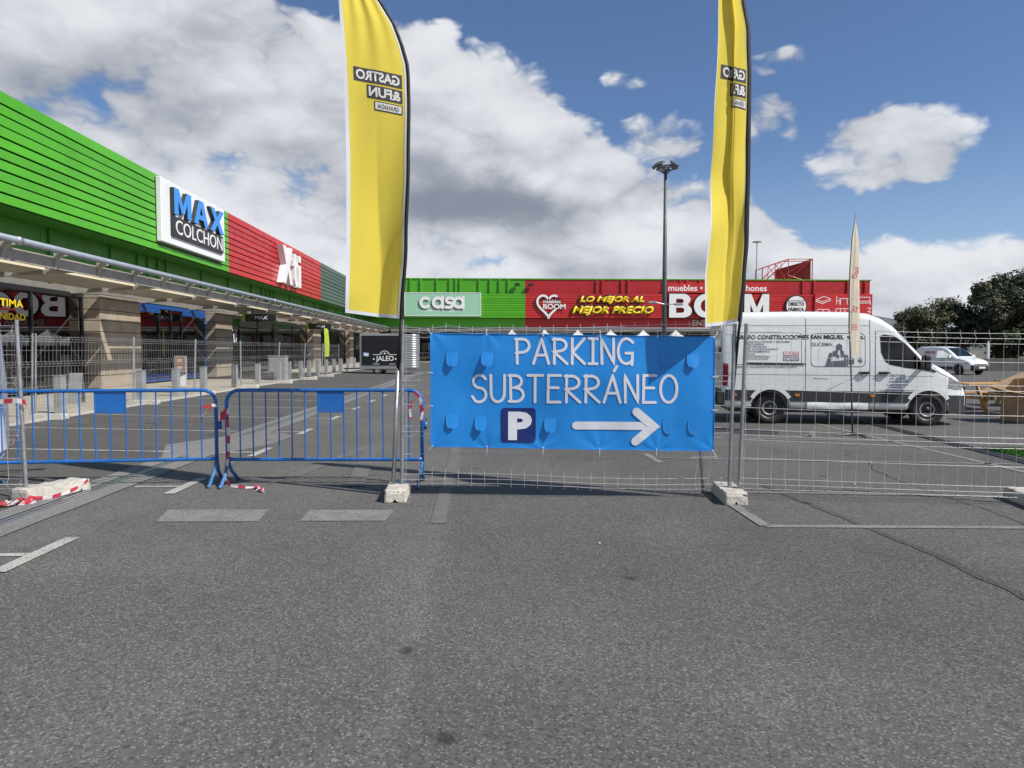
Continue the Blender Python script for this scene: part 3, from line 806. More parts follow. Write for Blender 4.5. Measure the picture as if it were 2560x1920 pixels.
# goods and posters inside the windows, each a thing of its own
DISP = [('mattress_stack', -17.2, 22.5, 1.4, 2.0, 0.9, 'white_board', 'white mattress stack behind the nearest dark shop window'),
        ('display_bed', -17.5, 25.4, 1.6, 2.0, 0.7, 'wood_dark', 'dark wooden bed behind the nearest dark shop window'),
        ('window_poster', -15.6, 32.3, 0.05, 1.6, 1.5, 'letter_yellow', 'yellow and orange poster inside the blue framed shop window'),
        ('cushion_display', -16.6, 37.8, 0.8, 1.4, 1.2, 'poster_red', 'red cushion display in the right hand blue framed window'),
        ('window_poster', -15.5, 45.9, 0.05, 1.0, 2.7, 'casa_board', 'pale green poster column in the shoe shop window'),
        ('shoe_table', -16.5, 48.8, 0.9, 2.4, 0.8, 'white_board', 'white shoe table seen behind the shoe shop door'),
        ('flower_display', -16.0, 56.0, 0.7, 2.6, 1.3, 'print_faded_red', 'pink flower display low in the far shoe shop window'),
        ('photo_poster', -15.5, 54.6, 0.05, 1.6, 1.1, 'skin_poster', 'photo poster hung high in the far shoe shop window')]
for nm, x, y, dx_, dy_, h, mt, lab in DISP:
    m = MB().use(mt); z0 = 2.1 if 'hung high' in lab else 0.0
    if 'yellow' in lab: z0 = 0.6
    m.bbox(-dx_ / 2, dx_ / 2, -dy_ / 2, dy_ / 2, z0, z0 + h, min(0.02, dx_ * 0.2))
    if nm in ('mattress_stack', 'display_bed', 'shoe_table'): m.use('black_frame'); m.bbox(-dx_ / 2, dx_ / 2, -dy_ / 2, -dy_ / 2 + 0.08, h, h + 0.4, 0.01)
    if nm == 'flower_display':
        for q in range(26): m.use(random.choice(['tent_white', 'poster_red', 'turf'])); cx, cy, cz = random.uniform(-.3, .3), random.uniform(-1.2, 1.2), h + random.uniform(0, .35); m.bbox(cx - .09, cx + .09, cy - .09, cy + .09, cz - .08, cz + .08, 0.03)
    tag(m.build(nm, None, (x, y, 0.14)), lab, 'display' if 'poster' not in nm else 'poster')
wt = thing('window_lettering', (GX + 0.02, 22.2, 2.5), 'yellow sale lettering on the nearest dark shop window', 'lettering')
text('word', 'ÚLTIMA', 'letter_yellow', wt, (0, 0.1, 0.47), R(90), w=1.7, h=0.32, bold=0.02)
text('word', 'OPORTUNIDAD', 'letter_yellow', wt, (0, -1.0, 0.06), R(90), w=2.9, h=0.22, bold=0.03)
m = MB().use('print_red'); m.poly([(-0.001, -0.1, 0.33), (-0.001, 1.4, 0.37), (-0.001, 1.4, 0.44), (-0.001, -0.1, 0.41)]); m.build('red_stroke', wt)
wt = thing('window_lettering', (GX + 0.02, 42.6, 2.05), 'white brand lettering on the shoe shop window', 'lettering')
text('word', 'Xti', 'letter_white', wt, (0, 0, 0), R(90), w=1.5, h=0.8, bold=0.01)

# ---- signs on the left building
sg = thing('sign_board', (-14.49, 36.2, 6.44), 'white mattress shop sign with blue and black lettering on the green slats', 'sign')
m = MB().use('white_board'); m.bbox(0.0, 0.22, -3.85, 3.85, 0, 2.84, 0.015)
m.use('black_frame'); m.box(-0.02, 0.0, -3.9, 3.8, -0.05, 2.8); m.build('board', sg)
for ch_, a, b in (('M', -2.95, -1.05), ('A', -0.75, 1.05), ('X', 1.3, 3.25)):
    poly_letter('letter', BL[ch_], 'letter_blue', sg, (0.221, a, 1.36), b - a, 1.2, 0.2, R(90), 'letter_black')
m = MB().use('letter_black'); m.bbox(0.221, 0.33, -2.95, 3.35, 0.38, 1.30, 0.01); m.build('black_panel', sg)
text('lettering', 'COLCHON', 'letter_white', sg, (0.332, -2.65, 0.52), R(90), w=5.8, h=0.66, extrude=0.02)
sg = thing('sign_letters', (-14.49, 53.1, 6.35), 'white raised Xti sign letters on the red slats', 'sign')
for ch_, a, b, h in (('X', -2.5, 0.15, 2.65), ('t', 0.25, 1.55, 2.4), ('i', 1.75, 2.45, 2.4)):
    poly_letter('letter', BL[ch_], 'letter_white', sg, (0.0, a, 0), b - a, h, 0.45, R(90))
for i, (y, s) in enumerate(((40.6, 'MAX'), (55.0, 'Xti'))):
    sg = thing('hanging_sign', (-12.55, y, 3.2), ['black hanging sign reading MAX with lime edge under the canopy', 'black hanging sign reading Xti with lime edge under the canopy'][i], 'sign', 'hanging shop signs under the canopy')
    m = MB().use('letter_black'); m.bbox(-0.85, 0.85, -0.05, 0.05, 0, 0.42, 0.01); m.build('panel', sg)
    m = MB().use('flag_lime'); m.bbox(-1.02, -0.852, -0.052, 0.052, 0.0, 0.5, 0.01); m.build('lime_edge', sg)
    for x in (-0.45, 0.45): m = MB().use('letter_black'); m.box(x - 0.02, x + 0.02, -0.02, 0.02, 0.42, 0.68); m.build('hanger', sg)
    text('lettering', s, 'letter_white', sg, (-0.3, -0.053, 0.12), w=0.7, h=0.2, bold=0.02)

# ================================================================== FAR BUILDING
FB = thing('furniture_store', (20, 98, 0), 'far furniture store with green and red slatted front and flat roof', 'building')
m = MB().use('soffit'); m.box(-40, 54.0, 98.75, 135, 4.2, 11.2); m.box(-40, 54.0, 99.6, 135, 0.0, 4.2); wpart(FB, m, 'wall')
m = MB().use('green_panel'); m.box(-40.05, 54.35, 98.15, 135.1, 11.31, 11.45); wpart(FB, m, 'coping')
for x0, x1, c in ((-15.6, -5, 'green'), (-5, 5.68, 'green'), (5.68, 18, 'red'), (18, 30, 'red'), (30, 42, 'red'), (42, 54.2, 'red')):
    e = 0.006
    m = MB().use(c + '_panel'); m.box(x0 + e, x1 - e, 98.25, 98.7, 9.36, 11.3); wpart(FB, m, 'upper_panel')
    m = MB().use(c + '_panel'); m.box(x0 + e, x1 - e, 98.55, 98.7, 4.25, 6.0); wpart(FB, m, 'fascia_panel')
    m = MB().use(c + '_back'); m.box(x0, x1, 97.90, 97.96, 6.03, 9.33); wpart(FB, m, 'slat_backing')
    for i in range(10):
        z0 = 6.02 + i * 0.333
        m = MB().use(c + '_slat'); m.bbox(x0 + e, x1 - e, 97.72, 97.80, z0, z0 + 0.285, 0.012); wpart(FB, m, 'slat')
    m = MB().use(c + '_back'); m.box(x0 + e, x1 - e, 97.82, 98.5, 5.99, 6.02); wpart(FB, m, 'slat_soffit')
for x in (-14, -11.8, -10.0, -8.6, -6.4, -4.6, -3.8, -3.2, -0.6, 0.9, 2.2, 3.4, 15.6, 16.4, 19.1, 20, 25.0, 27.3, 28.2, 30, 33, 44.6, 46.2, 51.0, 53.5):
    m = MB().use('green_panel' if x < 5.6 else 'red_panel'); m.box(x - 0.14, x + 0.14, 98.05, 98.245, 9.38, 11.29); wpart(FB, m, 'rib')
m = MB().use('gutter'); m.smooth = True; m.tube([(-11.7, 89, 4.32), (55, 89, 4.32)], 0.11, 10); wpart(FB, m, 'gutter_pipe')
x = -11.6
while x < 54:
    m = MB().use('steel_beam'); m.box(x, x + 5.27, 89.25, 89.3, 3.85, 4.18); wpart(FB, m, 'canopy_fascia')
    m = MB().use('steel_beam'); m.box(x, x + 0.16, 89.3, 98.5, 3.7, 4.05); wpart(FB, m, 'cross_beam')
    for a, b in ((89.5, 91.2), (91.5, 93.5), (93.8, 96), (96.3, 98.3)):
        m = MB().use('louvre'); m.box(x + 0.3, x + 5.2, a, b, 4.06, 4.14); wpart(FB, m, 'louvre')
    x += 5.3
for k in range(13):
    x = -15 + k * 5.3
    m = MB().use('stone'); m.bbox(x - 0.6, x + 0.6, 98.3, 99.5, 0, 4.15, 0.02); wpart(FB, m, 'pier')
    m = MB().use('shop_glass'); m.poly([(x + 0.7, 99.0, 0.3), (x + 4.6, 99.0, 0.3), (x + 4.6, 99.0, 3.6), (x + 0.7, 99.0, 3.6)]); wpart(FB, m, 'pane')
m = MB().use('interior'); m.box(-15, 54, 99.5, 99.55, 0.0, 4.1); wpart(FB, m, 'interior_wall')
m = MB().use('paving'); m.box(-9.3, 54, 88, 99.5, -0.05, 0.13); tag(m.build('far_pavement'), kind='structure')

# signs on the far building
sg = thing('sign_board', (-5.6, 97.7, 6.3), 'pale green homeware sign with white casa lettering on green slats', 'sign')
m = MB().use('casa_board'); m.bbox(-5.1, 5.1, -0.22, 0, 0.0, 3.05, 0.02); m.build('board', sg)
m = MB().use('letter_white')
for a in ((-5.2, 5.2, 3.05, 3.13), (-5.2, 5.2, -0.08, 0.0), (-5.2, -5.1, 0, 3.05), (5.1, 5.2, 0, 3.05)): m.box(a[0], a[1], -0.25, -0.01, a[2], a[3])
m.build('border', sg)
# 'casa' drawn as round strokes
m = MB().use('letter_white')
w = 0.42; cz = 1.75
def ext_ribbon(mb, pts, w_, y0, y1):
    ribbon(mb, pts, w_, y0)
    ribbon(mb, [(p[0] + 0.1, p[1] - 0.1) for p in pts], w_, y1)
strokes = [arc(-2.35, cz, .62, .62, 50, 310, 20), arc(-0.65, cz, .62, .62, 0, 360, 28), [(-0.03, cz + .7), (-0.03, cz - .7)],
           [(1.35, cz + .55), (0.95, cz + .62)] + arc(0.85, cz + .3, .32, .32, 90, 250, 10) + arc(0.95, cz - .32, .36, .32, 80, -90, 10) + [(0.45, cz - .62)],
           arc(2.15, cz, .62, .62, 0, 360, 28), [(2.77, cz + .7), (2.77, cz - .7)]]
for i, st in enumerate(strokes): ribbon(m, st, w, -0.36 - 0.002 * i)
m.use('grey_slat')
for i, st in enumerate(strokes): ribbon(m, [(p[0] - 0.12, p[1] - 0.1) for p in st], w, -0.30 - 0.002 * i)
m.build('lettering', sg)
text('web_address', 'www.casashops.com', 'letter_white', sg, (-2.95, -0.225, 0.42), w=5.9, h=0.48, bold=0.004)

sg = thing('sign_letters', (8.86, 97.7, 6.05), 'white heart outline furniture logo on the red slats', 'sign')
hp = [(0.25 * 0 + 1.55 * math.sin(R(t)) ** 3 * 1.0, 1.75 + 0.105 * (13 * math.cos(R(t)) - 5 * math.cos(R(2 * t)) - 2 * math.cos(R(3 * t)) - math.cos(R(4 * t)))) for t in range(0, 361, 8)]
m = MB().use('letter_white'); a = [p for p in hp[26:]] + [p for p in hp[:10]]
ribbon(m, hp[22:] + hp[1:9], 0.30, -0.2, caps=True); ribbon(m, hp[15:24], 0.30, -0.203)
m.use('red_back'); ribbon(m, [(p[0] - .12, p[1] - .08) for p in hp[1:]], 0.44, -0.15, caps=False)
m.build('heart', sg)
text('word', 'muebles', 'letter_white', sg, (-0.75, -0.23, 1.95), w=2.4, h=0.5, bold=0.02)
text('word', 'BOOM', 'letter_white', sg, (-0.75, -0.23, 1.15), w=3.1, h=0.72, bold=0.03)
sg = thing('sign_letters', (17.6, 97.7, 6.2), 'yellow italic slogan LO MEJOR AL MEJOR PRECIO on the red slats', 'sign')
for s, z, x, w_, h in (('LO MEJOR AL', 1.72, -4.5, 9.0, 1.08), ('MEJOR PRECIO', 0.1, -5.5, 11.3, 1.32)):
    text('outline', s, 'letter_black', sg, (x - 0.2, -0.2, z - 0.16), w=w_ + 0.35, h=h + 0.3, bold=0.085, shear=0.28, extrude=0.05)
    text('word', s, 'letter_yellow', sg, (x, -0.27, z), w=w_, h=h, bold=0.05, shear=0.28, extrude=0.03)
sg = thing('sign_board', (32.4, 97.9, 9.55), 'red strip sign reading muebles sofas colchones above BOOM', 'sign')
m = MB().use('red_slat'); m.bbox(-7.1, 7.1, -0.25, 0.1, -0.05, 1.25, 0.02); m.build('board', sg)
text('lettering', 'muebles • sofás • colchones', 'letter_white', sg, (-6.95, -0.252, 0.2), w=13.8, h=0.85, bold=0.018)
sg = thing('sign_letters', (32.4, 97.7, 6.05), 'giant white BOOM letters on the red slats', 'sign')
for ch_, a, b in (('B', -6.9, -3.75), ('O', -3.45, -0.15), ('O', 0.15, 3.35), ('M', 3.6, 7.05)):
    poly_letter('letter_edge', BL[ch_], 'letter_black', sg, (a - 0.14, -0.1, -0.12), b - a + 0.28, 3.52, 0.2)
    poly_letter('letter', BL[ch_], 'letter_white', sg, (a, -0.35, 0.02), b - a, 3.25, 0.15)
sg = thing('sign_letters', (32.4, 98.5, 4.85), 'small pale ENTRADA lettering under the BOOM letters', 'sign')
text('lettering', 'ENTRADA', 'entrance_letter', sg, (-3.35, -0.1, 0.1), w=5.2, h=0.9, bold=0.03, extrude=0.05)
sg = thing('round_sign', (43.4, 97.7, 7.7), 'round white and black sign reading DIRECTO FABRICA on the red slats', 'sign')
m = MB().use('letter_black'); m.lathe([(0.01, 0.2), (1.55, 0.2), (1.55, 0)], 36, Matrix.Rotation(R(90), 4, 'X')); m.build('rim', sg)
m = MB().use('letter_white'); m.lathe([(0.01, 0.23), (1.38, 0.23), (1.38, 0.21)], 36, Matrix.Rotation(R(90), 4, 'X')); m.build('disc', sg)
m = MB().use('letter_black'); ribbon(m, [(-1.15, 0.72), (1.15, 0.72)], 0.1, -0.236); ribbon(m, [(-1.15, -0.9), (1.15, -0.9)], 0.1, -0.236); m.build('bar', sg)
text('word', 'DIRECTO', 'letter_black', sg, (-1.12, -0.24, 0.02), w=2.24, h=0.52, bold=0.05)
text('word', 'FÁBRICA', 'letter_black', sg, (-1.12, -0.24, -0.72), w=2.24, h=0.62, bold=0.05)
sg = thing('sign_board', (50.1, 97.7, 5.95), 'red panel with white furniture outline icons at the right end of the store', 'sign')
m = MB().use('red_slat'); m.bbox(-4.1, 4.1, -0.2, 0, 0, 3.45, 0.02); m.build('board', sg)


def icon(strs, ox, oz):
    mm = MB().use('letter_white')
    for i, s_ in enumerate(strs): ribbon(mm, [(ox + p[0], oz + p[1]) for p in s_], 0.09, -0.206 - 0.002 * i)
    mm.build('icon', sg)


icon([[(-1, .3), (0.1, .75), (1, .45), (-.1, 0), (-1, .3)], [(-1, .3), (-1, .05), (-.1, -.25), (1, .2), (1, .45)]], -2.9, 2.35)
icon([[(-.9, .9), (-.9, -.2)], [(-.9, .3), (-.45, .3), (-.45, -.2)], [(-.6, .6), (.75, .6)], [(-.35, .6), (-.35, -.2)], [(.6, .6), (.6, -.2)], [(.95, .9), (.95, -.2)]], -0.1, 2.2)
icon([[(-1, .8), (-1, -.25)], [(-1, .25), (1, .25), (1, -.25)], [(-1, 0), (1, 0)], [(-.8, .8), (.9, .8), (.9, .25)]], 2.8, 2.2)
icon([[(-1, .5), (-1, -.2), (1, -.2), (1, .5)], [(-.8, .7), (.8, .7), (.8, .1), (-.8, .1), (-.8, .7)], [(0, .7), (0, .1)]], -2.9, 0.6)
icon([[(-1, .8), (1, .8), (1, -.3), (-1, -.3), (-1, .8)], [(-.3, .8), (-.3, -.3)], [(.3, .8), (.3, -.3)], [(-.3, .3), (.3, .3)]], -0.1, 0.6)
icon([[(-.8, .9), (-.8, -.2), (-.2, -.2)], [(.5, .9), (1, .9), (.6, .4), (1, .4), (.5, -.2), (1, -.2)]], 2.9, 0.6)

# roof-top sign frame and mast
rf = thing('roof_sign_frame', (44.8, 104, 11.46), 'red steel truss sign seen from behind on the far roof', 'sign frame')
T = [(-3.7, 0), (-3.7, 2.2), (0.2, 3.55), (3.8, 3.6), (3.8, 0), (-0.5, 0)]
for dy in (0, 2.6):
    m = MB().use('red_slat')
    for a, b in ((0, 1), (1, 2), (2, 3), (3, 4)): m.tube([(T[a][0], dy, T[a][1]), (T[b][0], dy, T[b][1])], 0.07, 6)
    for a, b in (((-3.7, 0), (0.2, 3.55)), ((0.2, 3.55), (0.2, 0)), ((-1.8, 2.85), (-1.8, 0)), ((-1.8, 2.85), (0.2, 0)), ((0.2, 1.6), (3.8, 3.6)), ((0.2, 1.2), (3.8, 0)), ((-1.8, 0), (0.2, 1.6)), ((-3.7, 0), (-1.8, 1.6)), ((-0.5, 0), (3.8, 3.5))): m.tube([(a[0], dy, a[1]), (b[0], dy, b[1])], 0.05, 6)
    m.build('truss', rf)
m = MB().use('red_slat')
for p in T[:4]: m.tube([(p[0], 0, p[1]), (p[0], 2.6, p[1])], 0.05, 6)
m.build('cross_member', rf)
m = MB().use('red_panel'); m.poly([(-0.6, 2.9, 0), (3.7, 0.3, 0), (3.7, 0.3, 3.5), (-0.6, 2.9, 2.3)]); m.poly([(-0.6, 3.0, 0), (3.7, 0.4, 0), (3.7, 0.4, 3.5), (-0.6, 3.0, 2.3)]); m.build('sign_panel', rf)
ms = thing('lighting_mast', (41.0, 106, 0), 'thin far mast with a small top ring beside the roof truss', 'mast')
m = MB().use('galvanised'); m.tube([(0, 0, 0), (0, 0, 17.8)], 0.07, 6); m.build('pole', ms)
m = MB().use('galvanised'); m.lathe([(0.05, 17.7), (0.7, 17.75), (0.7, 17.85), (0.05, 17.9)], 12); m.build('ring', ms)
for i, (x, lab) in enumerate(((4.6, 'small black camera on the green panel beside the colour joint'), (6.5, 'small black camera on the red panel beside the colour joint'))):
    m = MB().use('plastic_dark'); m.box(-0.05, 0.05, -0.3, 0, 0.1, 0.2); m.bbox(-0.35, 0.3, -0.7, -0.25, -0.2, 0.16, 0.05)
    tag(m.build('security_camera', None, (x, 98.24, 10.6)), lab, 'camera', 'cameras under the far roof')
 

# ================================================================== FENCES
FOLDS = [1.74, 1.19, 0.64, 0.12]           # V-folded ridges of the mesh, heights above the panel foot
SINGLES = [1.49, 0.93, 0.39]


def fold_y(z):
    for c in FOLDS:
        d_ = abs(z - c)
        if d_ < 0.055: return -0.035 * (1 - d_ / 0.055)
    return 0.0


def fence_mesh(Wd, bend=None, step=0.142, rk=1.0):
    """wire mesh of one panel: x 0..Wd, z 0..1.82; folded verticals and straight horizontals"""
    m = MB().use('wire'); m.smooth = True
    f = bend or (lambda x, y, z: (x, y, z))
    zs = sorted(set([0.03, 1.83] + SINGLES + [c + k for c in FOLDS for k in (-0.055, 0, 0.055)] + [0.27, 0.8, 1.05, 1.35]))
    n = int((Wd - 0.06) / step)
    for i in range(n + 1):
        x = 0.04 + (Wd - 0.08) * i / n
        m.tube([f(x, fold_y(z), z) for z in zs], 0.0023 * rk, 4, False)
    hz = SINGLES + [c + k for c in FOLDS for k in (-0.055, 0, 0.055)]
    k = 14
    for z in hz: m.tube([f(Wd * i / k, fold_y(z) - 0.004, z) for i in range(k + 1)], 0.0028 * rk, 4, False)
    return m


def fence_post(lean=(0, 0), h=1.93, r=0.021):
    m = MB().use('galvanised'); m.smooth = True
    m.tube([(0, 0, 0), (lean[0] * 0.5, lean[1] * 0.5, h * 0.5), (lean[0], lean[1], h)], r, 10, False)
    m.tube([(lean[0] * .998, lean[1] * .998, h - 0.004), (lean[0], lean[1], h)], r, 10); return m


def panel(name, A, B, label, group, z0=0.05, bend=None, hA=1.87, hB=1.87, leanA=(0, 0), leanB=(0, 0), step=0.142, mesh=None):
    """a mobile fence panel from point A to B (ground points), posts plus wire mesh"""
    d_ = Vector((B[0] - A[0], B[1] - A[1])); L = d_.length; rz = math.atan2(d_.y, d_.x)
    root = thing(name, (A[0], A[1], z0), label, 'fence', group, rz)
    fence_post(leanA, hA).build('post', root, (0, 0, 0)); fence_post(leanB, hB).build('post', root, (L, 0, 0))
    def f(x, y, z):
        t = x / L; k = z / 1.87
        lx = lerp(leanA[0], leanB[0], t) * k; ly = lerp(leanA[1], leanB[1], t) * k
        p = Vector((x + lx, y + ly, z))
        if bend: p += Vector(bend(x, z))
        return tuple(p)
    w = fence_mesh(L, f, step, 0.86 if A[1] < 9 else 0.72).build('wire_mesh', root); w['kind'] = 'stuff'
    return root


GF = 'mobile fence panels'
def bend_mid(x, z):
    # dented upper left corner, sagging lower right corner
    dy = 0.015 + 0.015 * math.sin(x * 2.1) * math.sin(z * 3)
    a = max(0, 1 - x / 1.6) * max(0, (z - 1.5) / 0.35)
    b = max(0, (x - 2.3) / 1.2) * max(0, (0.5 - z) / 0.5)
    return (0.12 * b * -1 * (0.4), dy + 0.1 * b, -0.07 * a * math.sin(x * 5 + 0.6) ** 2 - 0.05 * b + 0.02 * math.sin(x * 1.9 + z))
def bend_right(x, z):
    return (0, 0.03 * math.sin(x * 1.7 + 1) * math.sin(z * 2.4), -0.028 * x * (0.6 + 0.4 * z / 1.8) - 0.022 * math.sin(math.pi * min(1, x / 3.3)) * (z / 1.8))


panel('fence_panel', (-0.90, 7.76), (2.63, 7.46), 'mesh fence panel behind the blue parking banner', GF, 0.06, bend_mid, 1.87, 1.82, (0.02, -0.02), (0.03, 0.0))
panel('fence_panel', (2.72, 7.42), (5.66, 7.05), 'mesh fence panel in front of the large white van', GF, 0.06, bend_right, 1.82, 1.78, (0.05, 0.0), (0, 0))
panel('fence_panel', (-8.2, 7.9), (-4.87, 7.69), 'mesh fence panel cut off by the left edge of the picture', GF, 0.06, None, 1.85, 1.86, (0, 0), (-0.06, 0.02))
# brace tube behind the banner's right end
m = MB().use('galvanised'); m.smooth = True; m.tube([(0, 0, 0.02), (0.0, -0.02, 0.06), (-0.06, -0.06, 0.62), (-0.16, -0.12, 1.5)], 0.02, 10)
tag(m.build('brace_tube', None, (2.42, 7.72, 0)), 'leaning galvanised brace tube below the banner right end', 'brace')

# fence line along the pavement
FP = [(-9.72, 15.7), (-9.66, 19.95), (-9.72, 24.2), (-9.55, 28.3), (-9.3, 32.3), (-9.1, 36.2), (-9.1, 40.2), (-8.9, 44.0)]
LEAN = [(0.0, 0.10), (0.0, 0.08), (0.04, 0.09), (0, 0.0), (0.10, 0.12), (0.08, 0.10), (0.08, 0.08), (0, 0)]
PANLAB = ['first pavement fence panel from the left, before the dark shop window', 'second pavement fence panel, before the first stone pier and blue shopfront', 'third pavement fence panel, before the blue shopfront and second pier',
          'fourth pavement fence panel, before the shoe shop door', 'fifth pavement fence panel, before the far shoe shop window', 'sixth pavement fence panel, before the third stone pier', 'last pavement fence panel, next to the black trailer']
for i in range(7):
    A, B = FP[i], FP[i + 1]
    la = (LEAN[i][1], -LEAN[i][0]); lb_ = (LEAN[i + 1][1], -LEAN[i + 1][0])
    panel('fence_panel', (A[0], A[1] + 0.03), (B[0], B[1] - 0.03), PANLAB[i], 'fence panels along the pavement', 0.10, None, 1.86, 1.86, la, lb_, 0.142 if i < 3 else 0.19)
panel('fence_panel', (-9.9, 11.5), (-9.72, 15.62), 'pavement fence panel at the left picture edge, before the dark shop window', 'fence panels along the pavement', 0.10, None, 1.86, 1.86, (0.05, 0), (0.1, 0))


def base_block(L=0.68, Wd=0.23, H=0.135, seed=0):
    """cast concrete fence foot with drain notches below, tapered ends and post holes on top"""
    bm = bmesh.new(); bmesh.ops.create_cube(bm, size=1)
    for v in bm.verts: v.co = Vector((v.co.x * L * (0.97 if v.co.z > 0 else 1), v.co.y * Wd * (0.94 if v.co.z > 0 else 1), (v.co.z + 0.5) * H))
    bmesh.ops.subdivide_edges(bm, edges=bm.edges[:], cuts=11, use_grid_fill=True)
    for v in bm.verts:
        c = v.co
        if c.z < 0.05 and abs(c.y) < Wd * 0.13 : c.z = max(c.z, 0.038 - 1.2 * abs(c.y))
        if c.z > H - 0.001 and any(abs(c.x - q) < 0.045 for q in (-0.22, -0.08, 0.08, 0.22)): c.z -= 0.012
        n = mnoise.noise_vector(c * 22 + Vector((seed, 0, 0)))
        v.co = c + n * 0.0045
        if abs(c.x) > L * 0.44 and c.z > H * 0.8: v.co.z -= 0.01 + 0.012 * max(0, n.x)
    for f in bm.faces: f.smooth = True
    me = bpy.data.meshes.new('concrete_foot'); bm.to_mesh(me); bm.free(); me.materials.append(MATS['concrete']); return me


bmesh_foot = [base_block(seed=i * 9) for i in range(3)]
FEET = [((-4.76, 7.95, 0.005), R(68), 'pale concrete fence foot beside the striped tape at far left'), ((-0.94, 7.75, 0), R(91), 'concrete fence foot under the left yellow flag'), ((2.63, 7.48, 0), R(84), 'concrete fence foot under the right yellow flag'), ((5.66, 7.05, 0), R(80), 'concrete fence foot at the right picture edge')]
for i, (x, y) in enumerate(FP[:-1]):
    FEET.append(((x + 0.24, y, 0.095), R(4), ORD[i] + ' concrete foot from the left along the pavement fence'))
for i, (p, rz, lab) in enumerate(FEET):
    o = link('concrete_foot', bmesh_foot[i % 3], None, p, rz); tag(o, lab, 'fence foot', 'concrete fence feet')
    if i > 3: o.scale = (1.25, 1.1, 0.95)
    elif i == 0: o.scale = (1.1, 1.1, 1.0)

# bollards
BOL = [(-9.86, 16.9), (-9.9, 20.9), (-9.85, 23.1), (-9.95, 25.6), (-9.9, 28.6), (-9.9, 31.5), (-9.95, 34.9), (-9.95, 36.7), (-9.85, 38.6), (-9.9, 40.6), (-9.88, 42.6), (-9.95, 45.2), (-9.95, 47.5), (-9.9, 49.6), (-9.8, 51.6), (-9.85, 54.4)]
bp0 = None
for i, (x, y) in enumerate(BOL):
    lab = ORD[i] + ' square grey bollard from the left along the pavement edge'
    if bp0 is None:
        bp0 = thing('bollard', (x, y, 0.13), lab, 'bollard', 'grey bollards along the pavement')
        m = MB().use('bollard_paint'); m.bbox(-0.1, 0.1, -0.1, 0.1, 0, 0.86, 0.012); m.build('post', bp0)
        m = MB().use('galvanised'); m.bbox(-0.105, 0.105, -0.105, 0.105, 0.86, 0.885, 0.008); m.build('cap', bp0)
    else:
        o = dup(bp0); o.location = (x, y, 0.13); o['label'] = lab
# wide utility cabinet and a poster totem
ub = thing('utility_cabinet', (-10.15, 35.5, 0.13), 'wide grey metal cabinet between two pavement bollards', 'cabinet')
m = MB().use('bollard_paint'); m.bbox(-0.42, 0.42, -0.25, 0.25, 0, 1.15, 0.015); m.build('body', ub)
m = MB().use('galvanised'); m.bbox(-0.45, 0.45, -0.28, 0.28, 1.15, 1.2, 0.01); m.build('top', ub)
m = MB().use('bollard_paint'); m.bbox(-0.36, 0.36, -0.262, -0.25, 0.08, 1.08, 0.005); m.build('door', ub)
pt = thing('poster_totem', (-12.0, 28.6, 0.13), 'white poster totem with two red pictures before the blue shopfront', 'poster stand')
pt.scale = (0.75, 1, 0.62)
m = MB().use('bollard_paint'); m.bbox(-0.3, 0.3, -0.06, 0.06, 0, 2.0, 0.015); m.build('panel', pt)
for z in (1.1, 1.55): m = MB().use('poster_red'); m.box(-0.24, 0.24, -0.064, -0.061, z, z + 0.38); m.use('skin_poster'); m.box(-0.15, 0.12, -0.067, -0.0645, z + 0.05, z + 0.25); m.build('picture', pt)
m = MB().use('white_board'); m.poly([(-0.299, -0.063, 0.05), (0.299, -0.063, 0.05), (0.299, -0.063, 0.82), (-0.299, -0.063, 0.5)]); m.build('white_stripe', pt)
m = MB().use('print_grey'); m.poly([(-0.299, -0.063, 0.55), (0.299, -0.063, 0.82), (0.299, -0.063, 0.98), (-0.299, -0.063, 0.98)]); m.build('grey_stripe', pt)
ab = thing('a_board', (-11.3, 20.0, 0.13), 'small grey folding board in front of the nearest dark shop', 'board'); ab.scale = (0.6, 0.6, 0.85)
m = MB().use('bollard_paint'); M = Matrix.Rotation(R(-12), 4, 'X'); m.bbox(-0.3, 0.3, -0.03, 0.0, 0, 1.0, 0.008, M); m.build('front', ab)
m = MB().use('galvanised'); M = Matrix.Translation((0, 0.42, 0)) @ Matrix.Rotation(R(12), 4, 'X'); m.bbox(-0.3, 0.3, 0.0, 0.03, 0, 1.0, 0.008, M); m.build('back', ab)

# ================================================================== BLUE BARRIERS


